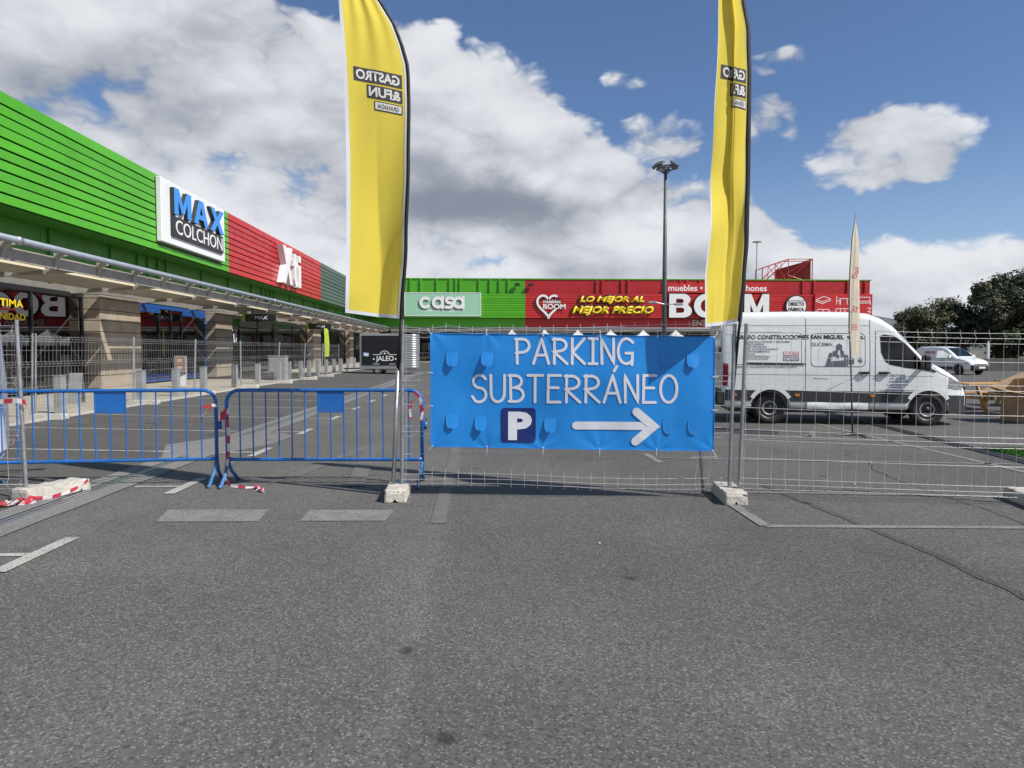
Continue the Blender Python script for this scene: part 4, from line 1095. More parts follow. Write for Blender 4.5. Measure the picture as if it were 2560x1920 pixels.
def barrier(A, B, label):
    d_ = Vector((B[0] - A[0], B[1] - A[1])); L = d_.length; rz = math.atan2(d_.y, d_.x)
    root = thing('crowd_barrier', (A[0], A[1], max(0, gz((A[0] + B[0]) / 2) * 0.6)), label, 'barrier', 'blue crowd barriers', rz)
    H = 1.125; zb = 0.30; r = 0.0215; rc = 0.15
    m = MB().use('barrier_blue'); m.smooth = True
    p = [(0, 0, 0.2)] + [(rc + rc * math.cos(R(a)), 0, H - rc + rc * math.sin(R(a))) for a in range(180, 89, -15)] + [(L - rc + rc * math.cos(R(a)), 0, H - rc + rc * math.sin(R(a))) for a in range(90, -1, -15)] + [(L, 0, 0.2)]
    m.tube(p, r, 12, up=(0, 1, 0)); m.build('frame', root)
    m = MB().use('barrier_blue'); m.smooth = True; m.tube([(0.0, 0, zb + .01), (0.07, 0, zb), (L - 0.07, 0, zb), (L, 0, zb + .01)], [0.03, 0.0195, 0.0195, 0.03], 10); m.build('bottom_rail', root)
    n = 14; xs_ = [L * (i + 1) / (n + 1) for i in range(n)]
    pl0, pl1 = xs_[6], xs_[8]
    for i, x in enumerate(xs_):
        top = H - 0.02
        if i == 7: top = 0.86
        m = MB().use('barrier_blue'); m.smooth = True; m.tube([(x, 0, zb + 0.01), (x, 0, top)], 0.0085, 8, False); m.build('bar', root)
    m = MB().use('barrier_blue'); m.bbox(pl0 + 0.002, pl1 - 0.002, -0.004, 0.004, 0.86, H - 0.022, 0.0015); m.build('plate', root)
    for x, s in ((0, 1), (L, -1)):
        for sgn in (-1, 1):
            m = MB().use('barrier_foot'); m.smooth = True
            m.tube([(x + s * 0.0, sgn * 0.01, 0.27), (x + s * 0.012, sgn * 0.09, 0.15), (x + s * 0.02, sgn * 0.26, 0.022), (x + s * 0.02, sgn * 0.30, 0.02)], 0.021, 10); m.build('foot', root)
    m = MB().use('barrier_blue'); m.smooth = True; m.tube([(L + 0.02, 0, 0.70), (L + 0.05, 0, 0.70), (L + 0.05, 0, 0.79), (L + 0.05, 0, 0.83)], 0.008, 6)
    m.box(L + 0.018, L + 0.06, -0.012, 0.012, 0.66, 0.75); m.build('hook', root)
    m = MB().use('barrier_blue'); m.smooth = True; m.tube([(-0.02, 0, 0.86), (-0.07, 0, 0.86), (-0.07, 0, 0.80), (-0.02, 0, 0.80)], 0.007, 6); m.build('eye', root)
    return root


barrier((-5.72, 8.35), (-3.19, 8.56), 'blue crowd barrier on the left with its plate nearest the dark shop')
barrier((-3.05, 8.52), (-0.735, 8.42), 'blue crowd barrier standing next to the left yellow flag')

# striped tape


def tape(pts, w, label, wdirs=None, parent=None):
    m = MB().use('tape'); m.u = []
    pts = [Vector(p) for p in pts]; acc = 0.0
    for i, p in enumerate(pts):
        if i: acc += (p - pts[i - 1]).length
        wd = Vector(wdirs[i] if wdirs else (0, 0, 1)).normalized() * w / 2
        m.v += [tuple(p - wd), tuple(p + wd)]; m.u += [acc, acc]
    for i in range(len(pts) - 1): m.face((2 * i, 2 * i + 2, 2 * i + 3, 2 * i + 1))
    return tag(m.build('barrier_tape', parent), label, 'tape', 'red and white barrier tape')


def crumple(c, L, n, spread, seed, h=0.05):
    rnd = random.Random(seed); pts = []; wd = []
    for i in range(n):
        t = i / (n - 1)
        pts.append((c[0] + L[0] * t + rnd.uniform(-1, 1) * spread, c[1] + L[1] * t + rnd.uniform(-1, 1) * spread, 0.012 + abs(rnd.gauss(0, h)) * (1 - 0.4 * t)))
        a = rnd.uniform(0, math.pi); wd.append((math.cos(a), math.sin(a) , rnd.uniform(-.5, .8)))
    return pts, wd


p, w_ = crumple((-5.02, 7.25, 0), (0.33, 0.26), 22, 0.09, 3, 0.03); tape(p, 0.055, 'crumpled heap of striped tape in front of the far left concrete foot', w_)
tape([(-4.72, 7.55, 0.05), (-4.62, 7.68, 0.03), (-4.52, 7.85, 0.06), (-4.46, 8.0, 0.10), (-4.45, 8.1, 0.14)], 0.04, 'striped tape strip trailing along the far left concrete foot', [(0, 0, 1), (0.3, 0, 1), (0, 0.2, 1), (0.2, 0, 1), (0, 0, 1)])
tape([(-3.30, 8.45, 0.93), (-3.2, 8.48, 0.95), (-3.165, 8.53, 0.94)], 0.035, 'short white tape band round the left barrier corner')
tape([(-3.2, 8.47, 0.93), (-3.3, 8.45, 0.84), (-3.42, 8.44, 0.74), (-3.5, 8.44, 0.68)], 0.05, 'striped tape end hanging from the left barrier corner', [(0.5, 0, 1), (1, 0, 1), (.7, 0, .7), (1, 0, .6)])
tape([(-3.10, 8.48, 0.83), (-3.06, 8.46, 0.87), (-3.0, 8.47, 0.89), (-3.03, 8.47, 0.82), (-3.12, 8.47, 0.80)], 0.07, 'red tape knot joining the two blue barriers', [(0, 0, 1), (.4, 0, 1), (0.2, 0, 1), (.5, 0, 1), (0, 0, 1)])
tape([(-3.03, 8.475, 0.78), (-3.02, 8.48, 0.6), (-3.02, 8.475, 0.4), (-3.04, 8.46, 0.22), (-3.05, 8.38, 0.12), (-2.95, 8.30, 0.03), (-2.75, 8.25, 0.015), (-2.6, 8.25, 0.012)], 0.036, 'long striped tape hanging down the right barrier left leg', [(1, 0, 0), (1, .2, 0), (1, 0, 0), (.8, 0, .5), (.6, 0, .8), (.3, 0, 1), (0, .6, .5), (0, 1, .2)])
p, w_ = crumple((-2.6, 8.22, 0), (0.10, -0.22), 9, 0.03, 5, 0.02); tape(p, 0.05, 'twisted tape end lying on the asphalt by the barrier feet', w_)
tape([(-0.83, 8.4, 1.10), (-0.78, 8.38, 1.07), (-0.74, 8.38, 1.0), (-0.75, 8.39, 0.93), (-0.72, 8.4, 0.9), (-0.745, 8.385, 0.76)], 0.034, 'striped tape wound round the right barrier right corner', [(0, .2, 1), (.6, 0, .7), (1, 0, .3), (.8, 0, .6), (1, 0, .4), (1, 0, 0)])
tape([(-0.85, 8.38, 1.0), (-0.87, 8.37, 0.9), (-0.86, 8.38, 0.78)], 0.03, 'short tape strip dangling inside the right barrier corner', [(1, 0, .2), (1, 0, 0), (.7, .4, 0)])
tape([(-5.6, 7.75, 0.98), (-5.2, 7.66, 1.05), (-4.9, 7.64, 1.07), (-4.83, 7.66, 1.05), (-4.84, 7.7, 0.96)], 0.05, 'striped tape tied round the far left fence post')
tape([(-5.05, 7.72, 0.75), (-5.0, 7.72, 0.62), (-5.15, 7.73, 0.45), (-5.3, 7.75, 0.33), (-5.5, 7.78, 0.30)], 0.012, 'thin red tape strand hanging on the far left fence mesh')

# ================================================================== BANNER
BX0, BX1, BZ0, BZ1 = -0.575, 2.44, 0.545, 1.785
bn_rz = math.atan2(7.46 - 7.76, 3.53)
BN = thing('parking_banner', (0.93, 7.525, 0.0), 'blue banner with white parking lettering and arrow tied to the fence', 'banner', None, bn_rz)
bw = BX1 - BX0


def by(x, z):
    """banner surface depth; x from -bw/2..bw/2"""
    r_ = 0.0
    for gx in (-bw / 2, -bw * 0.3, -bw * 0.1, bw * 0.1, bw * 0.3, bw / 2):
        for gz_, k in ((1.78, 1), (0.55, -1)):
            dx_, dz_ = x - gx, (gz_ - z) * k; q = math.hypot(dx_, dz_)
            if q < 0.45: r_ += 0.005 * (1 - q / 0.45) ** 2 * math.sin(math.atan2(dx_, dz_ + 0.02) * 7 + gx * 5) * min(1, q / 0.04)
    r_ += 0.008 * mnoise.noise(Vector((x * 1.6, z * 2.6, 3.0))) + 0.0025 * mnoise.noise(Vector((x * 6, z * 4, 9.0)))
    return r_ - 0.012 * math.sin(x * 2.3 + 0.5) - 0.006 * math.sin(z * 6 + x * 1.5) - 0.004 * math.sin(x * 9 + z * 2) - 0.012 * abs(math.sin((x + 1.5) * 2.6)) * max(0, (1.0 - z) / 1.0) * 0.4


def bz_edge(x, t):
    """bottom/top sag between ties"""
    top = 1.785 - 0.014 * (x + bw / 2) - 0.008 * abs(math.sin((x + bw / 2) * math.pi / 0.61))
    bot = 0.555 - 0.010 * (x + bw / 2) + 0.006 * abs(math.sin((x + bw / 2) * math.pi / 0.61))
    return lerp(bot, top, t)


m = MB().use('banner_blue'); m.smooth = True
def bfn(u, v):
    x = -bw / 2 + bw * u; z = bz_edge(x, v); return (x, by(x, z), z)
m.grid(150, 64, bfn); m.build('cloth', BN)
# edge hem
m = MB().use('banner_blue'); m.smooth = True
for (a, b) in (((0, 0), (1, 0)), ((0, 1), (1, 1))):
    m.tube([tuple(Vector(bfn(i / 40, a[1])) + Vector((0, -0.003, 0))) for i in range(41)], 0.004, 6)
for u in (0, 1): m.tube([tuple(Vector(bfn(u, i / 20)) + Vector((0, -0.003, 0))) for i in range(21)], 0.004, 6)
m.build('hem', BN)
# U-shaped wind flaps (positions measured along the banner)
FLAPS = [(-1.275, 1.50, 0.07), (-0.90, 1.50, 0.10), (1.00, 1.50, 0.03), (1.275, 1.49, 0.06), (-1.28, 0.835, 0.05), (-0.97, 0.81, 0.075), (-0.225, 0.795, 0.08), (1.03, 0.79, 0.014), (1.295, 0.785, 0.012)]
for x0, zc, out in FLAPS:
    z1 = zc + 0.075; w2 = 0.058; h = 0.155
    m = MB().use('banner_blue'); m.smooth = True
    def ff(u, v):
        vv = v; half = w2 * (1.0 if vv < 0.55 else math.sqrt(max(0.0, 1 - ((vv - 0.55) / 0.45) ** 2)) * 0.97 + 0.03)
        x = x0 + (u * 2 - 1) * half; z = z1 - h * vv
        o_ = 0.5 * out * vv ** 1.25 * (1 + 0.3 * (u - 0.5))
        return (x, by(x, z) - 0.004 - o_, z)
    m.grid(8, 12, ff); m.build('wind_flap', BN)
    # thin pale cut edge of the flap
    m = MB().use('banner_edge'); m.smooth = True
    edge = [ff(0, k / 12) for k in range(1, 13)] + [ff(1, k / 12) for k in range(12, 0, -1)]
    m.tube([Vector(e) + Vector((0, -0.001, 0)) for e in edge], 0.0016, 4, False); m.build('cut_edge', BN)
# handwriting strokes
G = {
 'P': [[(0.05, 1), (0.08, 0)], [(0.0, 0.98)] + arc(0.28, 0.72, 0.36, 0.27, 85, -95, 14) + [(0.02, 0.42)]],
 'A': [[(0.0, 0.0), (0.38, 1.0), (0.72, 0.0)], [(0.14, 0.34), (0.60, 0.34)]],
 'R': [[(0.07, 1), (0.06, 0)], [(0.0, 0.97)] + arc(0.26, 0.74, 0.36, 0.24, 85, -95, 14) + [(0.05, 0.47), (0.66, 0.0)]],
 'K': [[(0.04, 1), (0.04, 0)], [(0.60, 1.0), (0.06, 0.46), (0.62, 0.0)]],
 'I': [[(0.0, 1), (0.38, 1)], [(0.19, 1), (0.19, 0)], [(0.0, 0), (0.38, 0)]],
 'N': [[(0.03, 0), (0.0, 1), (0.58, 0.02), (0.56, 1)]],
 'G': [[(0.68, 0.85)] + arc(0.38, 0.5, 0.38, 0.5, 65, 300, 20) + [(0.66, 0.15), (0.66, 0.42), (0.36, 0.42)], [(0.66, 0.2), (0.64, -0.04)]],
 'S': [[(0.6, 0.86)] + arc(0.34, 0.76, 0.28, 0.24, 55, 250, 14) + arc(0.3, 0.26, 0.32, 0.27, 70, -120, 14) + [(0.0, 0.2)]],
 'U': [[(0.02, 1), (0.03, 0.35)] + arc(0.33, 0.33, 0.30, 0.33, 180, 350, 14) + [(0.64, 1)]],
 'B': [[(0.06, 1), (0.08, 0)], [(0.0, 0.99)] + arc(0.26, 0.77, 0.30, 0.22, 85, -80, 12) + [(0.12, 0.53)] + arc(0.28, 0.27, 0.36, 0.26, 85, -95, 12) + [(0.0, 0.02)]],
 'T': [[(0.0, 1), (0.66, 1)], [(0.33, 1), (0.32, 0)]],
 'E': [[(0.60, 1), (0.06, 1), (0.04, 0), (0.58, 0)], [(0.06, 0.54), (0.5, 0.54)]],
 'Á': [[(0.0, 0.0), (0.38, 1.0), (0.72, 0.0)], [(0.14, 0.34), (0.60, 0.34)], [(0.44, 1.17), (0.56, 1.34)]],
 'O': [arc(0.36, 0.5, 0.36, 0.5, 95, 445, 28)],
}


def write(word, x0, z0, w, h, sw):
    """place the hand-drawn word with total width w"""
    adv = [max(p[0] for st in G[c] for p in st) for c in word]; gap = 0.20
    tot = sum(adv) + gap * (len(word) - 1); kx = w / tot; x = x0
    for c, a in zip(word, adv):
        m = MB().use('banner_white')
        for i, st in enumerate(G[c]):
            pts_ = [(x + p[0] * kx, z0 + p[1] * h) for p in st]; fine = [pts_[0]]
            for a_, b_ in zip(pts_, pts_[1:]):
                kk = max(1, int(math.hypot(b_[0] - a_[0], b_[1] - a_[1]) / 0.035))
                fine += [(lerp(a_[0], b_[0], t_ / kk), lerp(a_[1], b_[1], t_ / kk)) for t_ in range(1, kk + 1)]
            ribbon(m, fine, sw, 0, lambda X, Z, i=i: (X, by(X, Z) - 0.0045 - 0.0012 * i, Z))
        m.build('letter', BN); x += (a + gap) * kx


write('PARKING', -0.595, 1.455, 1.24, 0.265, 0.03)
write('SUBTERRÁNEO', -1.062, 1.045, 2.175, 0.285, 0.03)
m = MB().use('banner_navy'); q = []
for cx, cz, a in ((-0.405, 0.955, 0), (-0.705, 0.955, 90), (-0.705, 0.655, 180), (-0.405, 0.655, 270)): q += arc(cx, cz, 0.035, 0.035, a, a + 90, 5)
cx_, cz_ = -0.565, 0.795
for lv in range(6):
    k0, k1 = 1 - lv / 6, 1 - (lv + 1) / 6
    for i in range(len(q)):
        a_, b_ = q[i], q[(i + 1) % len(q)]
        pt4 = [(cx_ + (p[0] - 0.01 - cx_) * k, cz_ + (p[1] - 0.01 - cz_) * k) for p, k in ((a_, k0), (b_, k0), (b_, k1), (a_, k1))]
        if lv == 5: pt4 = pt4[:3]
        m.poly([(x, by(x, z) - 0.006, z) for x, z in pt4])
m.build('parking_symbol', BN)
bm = text_mesh('P', w=0.255, h=0.305, bold=0.05)
for i in range(1, 8):
    bmesh.ops.bisect_plane(bm, geom=bm.verts[:] + bm.edges[:] + bm.faces[:], plane_co=(0.255 * i / 8, 0, 0), plane_no=(1, 0, 0)); bmesh.ops.bisect_plane(bm, geom=bm.verts[:] + bm.edges[:] + bm.faces[:], plane_co=(0, 0, 0.305 * i / 8), plane_no=(0, 0, 1))
for v in bm.verts: X, Z = v.co.x - 0.675, v.co.z + 0.635; v.co = Vector((X, by(X, Z) - 0.0095, Z))
me = bpy.data.meshes.new('symbol_letter'); bm.to_mesh(me); bm.free(); me.materials.append(MATS['banner_white']); link('symbol_letter', me, BN)
m = MB().use('banner_white'); f_ = lambda X, Z: (X, by(X, Z) - 0.006, Z); f2_ = lambda X, Z: (X, by(X, Z) - 0.0085, Z)
ribbon(m, [(0.05 + 0.05 * k, 0.795) for k in range(16)], 0.085, 0, f_); ribbon(m, [(lerp(0.69, 0.87, k / 6), lerp(0.945, 0.79, k / 6)) for k in range(7)] + [(lerp(0.87, 0.68, k / 6), lerp(0.79, 0.63, k / 6)) for k in range(1, 7)], 0.09, 0, f2_); m.build('arrow', BN)
# cable ties
TIES = [(0, 1, -0.05, 0.06), (0.2, 1, 0, 0.06), (0.4, 1, 0.0, 0.06), (0.6, 1, 0, 0.06), (0.8, 1, 0, 0.06), (1, 1, 0.05, 0.06), (0, 0, -0.06, -0.08), (0.2, 0, 0.0, -0.1), (0.4, 0, 0, -0.11), (0.6, 0, 0, -0.11), (0.8, 0, 0, -0.1), (1, 0, 0.06, -0.1), (0, 0.65, -0.06, 0.01), (0, 0.36, -0.06, 0), (1, 0.65, 0.06, 0), (1, 0.36, 0.06, 0)]
for u, v, dx_, dz_ in TIES:
    p = Vector(bfn(u, v)); p.z += -0.012 if v == 1 else (0.012 if v == 0 else 0); p.x += 0.012 if u == 0 else (-0.012 if u == 1 else 0)
    m = MB().use('tie_white'); m.tube([p + Vector((0, -0.004, 0)), p + Vector((dx_ * .6, -0.006, dz_ * .6)), p + Vector((dx_, 0.03, dz_))], 0.003, 5)
    m.lathe([(0.003, -0.002), (0.009, 0), (0.009, 0.003), (0.003, 0.004)], 8, Matrix.Translation(p + Vector((0, -0.006, 0))) @ Matrix.Rotation(R(90), 4, 'X')); m.build('cable_tie', BN)

# ================================================================== FEATHER FLAGS


def feather(root, xr, xl, ztop, zbot, path, yoff, mats, hem=0.035, sleeve=True, sleeve_w=0.05, nz=70, ns=40, pole_r=0.014):
    """xr(z), xl(z): pole edge and free edge; path(s, z) gives the lateral share (0..1) and depth of the cloth at arc share s"""
    def P(s, z, off=0.0):
        a, b = path(s, z); return (lerp(xr(z), xl(z), a), yoff + b - off, z)
    z_low = lambda s: zbot(s)
    m = MB().use(mats[0]); m.smooth = True
    hem_s = 1 - hem / 0.6
    def fn(u, v, s0=0.0, s1=hem_s, lo=True):
        s = lerp(s0, s1, u); z = lerp(z_low(s) + (hem if lo else 0), ztop, v); return P(s, z)
    m.grid(ns, nz, fn); m.build('cloth', root)
    if mats[1]:
        m = MB().use(mats[1]); m.smooth = True
        m.grid(4, nz, lambda u, v: fn(u, v, hem_s, 1.0, False))
        m.grid(ns, 1, lambda u, v: P(lerp(0, hem_s, u), lerp(z_low(lerp(0, hem_s, u)), z_low(lerp(0, hem_s, u)) + hem, v)))
        m.grid(2, nz, lambda u, v: P(lerp(0.0, 0.035, u), lerp(z_low(0) + hem, ztop, v), 0.004)); m.build('white_hem', root)
    if sleeve:
        m = MB().use('flag_black'); m.smooth = True
        k = 60; ring = []
        for j in range(k + 1):
            z = lerp(z_low(0), ztop, j / k); x = xr(z)
            for a in range(8):
                t = 2 * math.pi * a / 8; m.v.append((x + sleeve_w * 0.5 + (sleeve_w * 0.55) * math.cos(t), yoff + 0.012 + 0.014 * math.sin(t), z))
        for j in range(k):
            for a in range(8): q = j * 8; m.face((q + a, q + (a + 1) % 8, q + 8 + (a + 1) % 8, q + 8 + a))
        m.build('pole_sleeve', root)
    return P


def flag_print(root, P, name, s, mt, S0, Z0, w, h, width, boxmat=None, off=0.006, pad=0.02, bold=0.03, cuts=24):
    """mirrored text laid on the cloth: S0 metres from the pole edge (right side), reading reversed"""
    bm = text_mesh(s, w=w, h=h, bold=bold, mirror=False)
    for i in range(1, cuts):
        g = bm.verts[:] + bm.edges[:] + bm.faces[:]
        bmesh.ops.bisect_plane(bm, geom=g, plane_co=(w * i / cuts, 0, 0), plane_no=(1, 0, 0))
    bmesh.ops.triangulate(bm, faces=[f for f in bm.faces if len(f.verts) > 4])
    for v in bm.verts: v.co = Vector(P((S0 + v.co.x) / width, Z0 + v.co.z, off))
    me = bpy.data.meshes.new(name); bm.to_mesh(me); bm.free(); me.materials.append(MATS[mt])
    for p_ in me.polygons: p_.use_smooth = True
    link(name, me, root)


def print_box(root, P, name, mt, s0, s1, z0, z1, width, off, slant=0.0):
    m = MB().use(mt); m.smooth = True
    m.grid(24, 3, lambda u, v: P(lerp(s0, s1, u) / width, lerp(z0, z1, v) + slant * u, off)); m.build(name, root)


def flag_logo(root, P0, wd):
    P = lambda q, z, off=0.0: P0(q, z + 0.055 * q, off)
    print_box(root, P, 'word_box', 'flag_print_dark', 0.045, 0.53, 4.345, 4.485, wd, 0.004)
    flag_print(root, P, 'word', 'GASTRO', 'flag_print_light', 0.068, 4.363, 0.44, 0.103, wd, bold=0.035, off=0.009)
    print_box(root, P, 'word_box', 'flag_print_dark', 0.045, 0.405, 4.19, 4.325, wd, 0.004)
    flag_print(root, P, 'word', '&FUN', 'flag_print_light', 0.066, 4.207, 0.32, 0.10, wd, bold=0.035, off=0.009)
    print_box(root, P, 'word_box', 'flag_print_dark', 0.045, 0.335, 4.075, 4.170, wd, 0.004)
    print_box(root, P, 'word_box_inset', 'flag_print_light', 0.056, 0.324, 4.086, 4.159, wd, 0.008)
    flag_print(root, P, 'word', 'GRANADA', 'flag_print_dark', 0.080, 4.099, 0.22, 0.046, wd, off=0.012, bold=0.0)


F1 = thing('feather_flag', (0, 0, 0), 'wide yellow feather flag on the left, logo mirrored, cloth facing the camera', 'flag', 'yellow feather flags')
tr = [(1.9, -0.905), (2.76, -0.85), (3.59, -0.82), (4.21, -0.81), (4.5, -0.815), (4.62, -0.825), (4.83, -0.885), (5.03, -0.965), (5.23, -1.09), (5.4, -1.22), (5.55, -1.36), (5.62, -1.45)]
tl = [(1.9, -1.455), (2.2, -1.44), (2.76, -1.43), (3.59, -1.42), (4.2, -1.43), (4.6, -1.445), (5.22, -1.48), (5.62, -1.5)]


def path1(s, z):
    k = max(0.0, min(1.0, (4.3 - z) / 1.6)); c = 0.47 + 0.04 * math.sin(z * 2.2)
    v = 1 - abs(s - c) / (c if s < c else 1 - c)
    dep = k * 0.17 * (v ** 0.85 if v > 0 else 0)
    dep += 0.018 * math.sin(s * 9 + z * 1.7) * (0.4 + 0.6 * k) + 0.012 * math.sin(s * 21 + z * 3.1) * max(0, (z - 4.4)) * 1.2
    dep += 0.03 * k * math.sin(z * 5 + s * 7) * s * (1 - s) * 2
    dep -= 0.17 * s
    dep -= 0.05 * max(0, (2.6 - z) / 0.7) * max(0, s - 0.55) * math.sin(z * 9)
    return s, dep


PF1 = feather(F1, lambda z: smooth_interp(tr, z) if z < 4.3 else interp(tr, z), lambda z: interp(tl, z), 5.6, lambda s: 1.935 + 0.055 * s, path1, 7.68, ('flag_yellow', 'flag_white'), sleeve_w=0.036)
flag_logo(F1, PF1, 0.63)
m = MB().use('flag_black'); m.smooth = True
m.tube([(-0.935, 7.75, 1.35), (-0.905, 7.715, 1.7), (-0.885, 7.70, 1.95)], [0.018, 0.018, 0.02], 8); m.build('pole', F1)
m = MB().use('galvanised'); m.smooth = True; m.tube([(-1.0, 7.78, 0.10), (-0.935, 7.75, 1.4)], 0.022, 10); m.build('pole_foot_tube', F1)

F2 = thing('feather_flag', (0, 0, 0), 'narrow folded yellow feather flag on the right beside the white van', 'flag', 'yellow feather flags')
tr2 = [(1.86, 2.665), (2.34, 2.70), (2.77, 2.725), (3.6, 2.73), (4.43, 2.725), (4.84, 2.71), (5.25, 2.65), (5.45, 2.58), (5.62, 2.47), (5.72, 2.39)]
tl2 = [(1.86, 2.25), (2.34, 2.24), (2.76, 2.275), (3.6, 2.345), (4.43, 2.385), (4.84, 2.395), (5.25, 2.39), (5.72, 2.37)]
KN = [(0.0, 0.0, 0.0), (0.36, 0.41, -0.07), (0.42, 0.455, -0.075), (0.50, 0.42, -0.005), (0.54, 0.445, 0.0), (1.0, 1.0, -0.08)]
KW = [(0.0, 0.0, 0.0), (0.3, 0.20, 0.03), (0.5, 0.34, 0.05), (0.62, 0.52, -0.08), (0.8, 0.78, -0.18), (1.0, 1.0, -0.24)]


def path2(s, z):
    a = smooth_interp([(k[0], k[1]) for k in KN], s); b = smooth_interp([(k[0], k[2]) for k in KN], s)
    c = smooth_interp([(k[0], k[1]) for k in KW], s); d_ = smooth_interp([(k[0], k[2]) for k in KW], s)
    t = max(0.0, min(1.0, (3.5 - z) / 0.7)); t = t * t * (3 - 2 * t)
    return lerp(a, c, t), lerp(b, d_, t) + 0.012 * math.sin(s * 11 + z * 2.3) + 0.006 * math.sin(z * 7 + s * 4)


PF2 = feather(F2, lambda z: smooth_interp(tr2, z), lambda z: interp(tl2, z), 5.7, lambda s: 1.90 - 0.07 * s, path2, 7.40, ('flag_yellow', 'flag_white'), sleeve_w=0.052, ns=60)
flag_logo(F2, PF2, 0.63)
m = MB().use('flag_black'); m.smooth = True; m.tube([(2.645, 7.53, 0.14), (2.66, 7.51, 1.0), (2.69, 7.42, 1.80), (2.705, 7.40, 1.95)], [0.014, 0.014, 0.016, 0.018], 8); m.build('pole', F2)

F3 = thing('feather_flag', (6.88, 12.95, 0), 'slim beige feather flag with red print in front of the white van', 'flag')
tr3 = [(1.45, 0.17), (2.6, 0.125), (3.05, 0.11), (3.63, 0.08), (3.9, 0.03), (4.08, -0.03)]
tl3 = [(1.45, -0.10), (2.6, -0.13), (3.05, -0.125), (3.4, -0.115), (3.63, -0.10), (3.9, -0.065), (4.08, -0.035)]
PF3 = feather(F3, lambda z: interp(tr3, z), lambda z: interp(tl3, z), 4.07, lambda s: 1.50 - 0.04 * s, lambda s, z: (s, 0.09 * (1 - s) + 0.010 * math.sin(s * 6 + z) + 0.003 * math.sin(s * 16 + z * 3)), 0.0, ('flag_beige', None), sleeve=False, ns=24)
for s, S0, Z0, w, h in (('E', 0.03, 3.02, 0.07, 0.12), ('TÁ.', 0.03, 2.30, 0.15, 0.13), ('CA', 0.06, 2.93, 0.12, 0.08)): flag_print(F3, PF3, 'word', s, 'print_faded_red', S0, Z0, w, h, 0.22, off=0.006, cuts=8)
for z in (1.98, 2.02, 2.06): print_box(F3, PF3, 'printed_line', 'print_faded_red', 0.05, 0.17, z, z + 0.016, 0.22, 0.005)
m = MB().use('pole_grey'); m.smooth = True; m.tube([(0.0, 0.0, 0.03), (-0.06, 0.01, 1.4), (-0.105, 0.01, 2.0), (-0.115, 0.01, 2.6), (-0.115, 0.01, 3.1), (-0.09, 0.01, 3.63), (-0.055, 0.01, 3.9), (-0.03, 0.01, 4.12)], [0.016, 0.015, 0.013, 0.012, 0.011, 0.009, 0.007, 0.004], 8); m.build('pole', F3)
m = MB().use('plastic_dark')
for a in (8, 97, 188, 277): m.tube([(0.02, 0, 0.04), (0.02 + 0.36 * math.cos(R(a)), 0.36 * math.sin(R(a)), 0.012)], 0.013, 6)
m.box(-0.03, 0.07, -0.05, 0.05, 0.02, 0.06); m.build('cross_base', F3)

F4 = thing('feather_flag', (-9.9, 45.6, 0.13), 'tall lime green feather flag on the pavement before the far shops', 'flag')
m = MB().use('flag_lime'); m.smooth = True
m.grid(6, 24, lambda u, v: (-0.22 + 0.2 * u * (1 - max(0, v - 0.9) * 5) + 0.02 * math.sin(v * 4), 0.35 * u + 0.04 * math.sin(u * 6 + v * 5), 1.05 + 1.8 * v)); m.build('cloth', F4)
m = MB().use('flag_lime'); m.tube([(-0.22, 0.02, 0), (-0.22, 0.02, 2.7)], 0.02, 6); m.build('pole', F4)

F5 = thing('feather_flag', (-5.86, 8.75, 0.02), 'white flag cloth hanging at the left picture edge', 'flag')
m = MB().use('flag_white'); m.smooth = True
m.grid(14, 40, lambda u, v: (-0.42 + 0.55 * u * (1 - 0.25 * max(0, v - 0.8) * 3) - 0.10 * v + 0.05 * math.sin(v * 5), 0.05 * math.sin(u * 9 + v * 4), 0.42 + 2.75 * v - 0.35 * (1 - u) * (1 - v))); m.build('cloth', F5)
m = MB().use('plastic_dark'); m.tube([(-0.45, 0.02, 0.0), (-0.45, 0.02, 3.4)], 0.016, 6); m.build('pole', F5)
m = MB().use('plastic_dark')
for a in (-6, 60, 186, 250): m.tube([(-0.45, 0, 0.10), (-0.45 + 1.5 * math.cos(R(a)) * 0.7, 0.9 * math.sin(R(a)), 0.02)], 0.013, 6)
m.build('cross_base', F5)

# ================================================================== LAMP POST
lp = thing('floodlight_post', (9.9, 38.8, 0), 'tall grey floodlight post with a ring of lamps at the top', 'lamp post')
m = MB().use('pole_grey'); m.smooth = True; m.tube([(0, 0, 0), (0, 0, 6), (0, 0, 11.5)], [0.15, 0.12, 0.085], 12); m.build('pole', lp)
m = MB().use('pole_grey'); m.bbox(-0.25, 0.25, -0.25, 0.25, 0, 0.05, 0.01); m.build('base_plate', lp)
m = MB().use('pole_grey'); m.smooth = True
ring = [(0.44 * math.cos(R(a)), 0.44 * math.sin(R(a)), 11.45) for a in range(0, 361, 20)]; m.tube(ring, 0.035, 6)
for a in (30, 90, 150, 210, 270, 330): m.tube([(0, 0, 11.15), (0.44 * math.cos(R(a)), 0.44 * math.sin(R(a)), 11.45)], 0.03, 6)
m.build('ring_frame', lp)
for a in (20, 75, 105, 160, 225, 315):
    M = Matrix.Translation((0.52 * math.cos(R(a)), 0.52 * math.sin(R(a)), 11.66)) @ Matrix.Rotation(R(a - 90), 4, 'Z') @ Matrix.Rotation(R(-38), 4, 'X')
    m = MB().use('pole_grey'); m.bbox(-0.21, 0.21, -0.17, 0.24, -0.055, 0.055, 0.025, M); h_ = m.build('lamp_head', lp)
    m = MB().use('lamp_face'); m.box(-0.17, 0.17, -0.13, 0.2, -0.062, -0.057, M); m.build('lens', h_)
m = MB().use('aluminium')
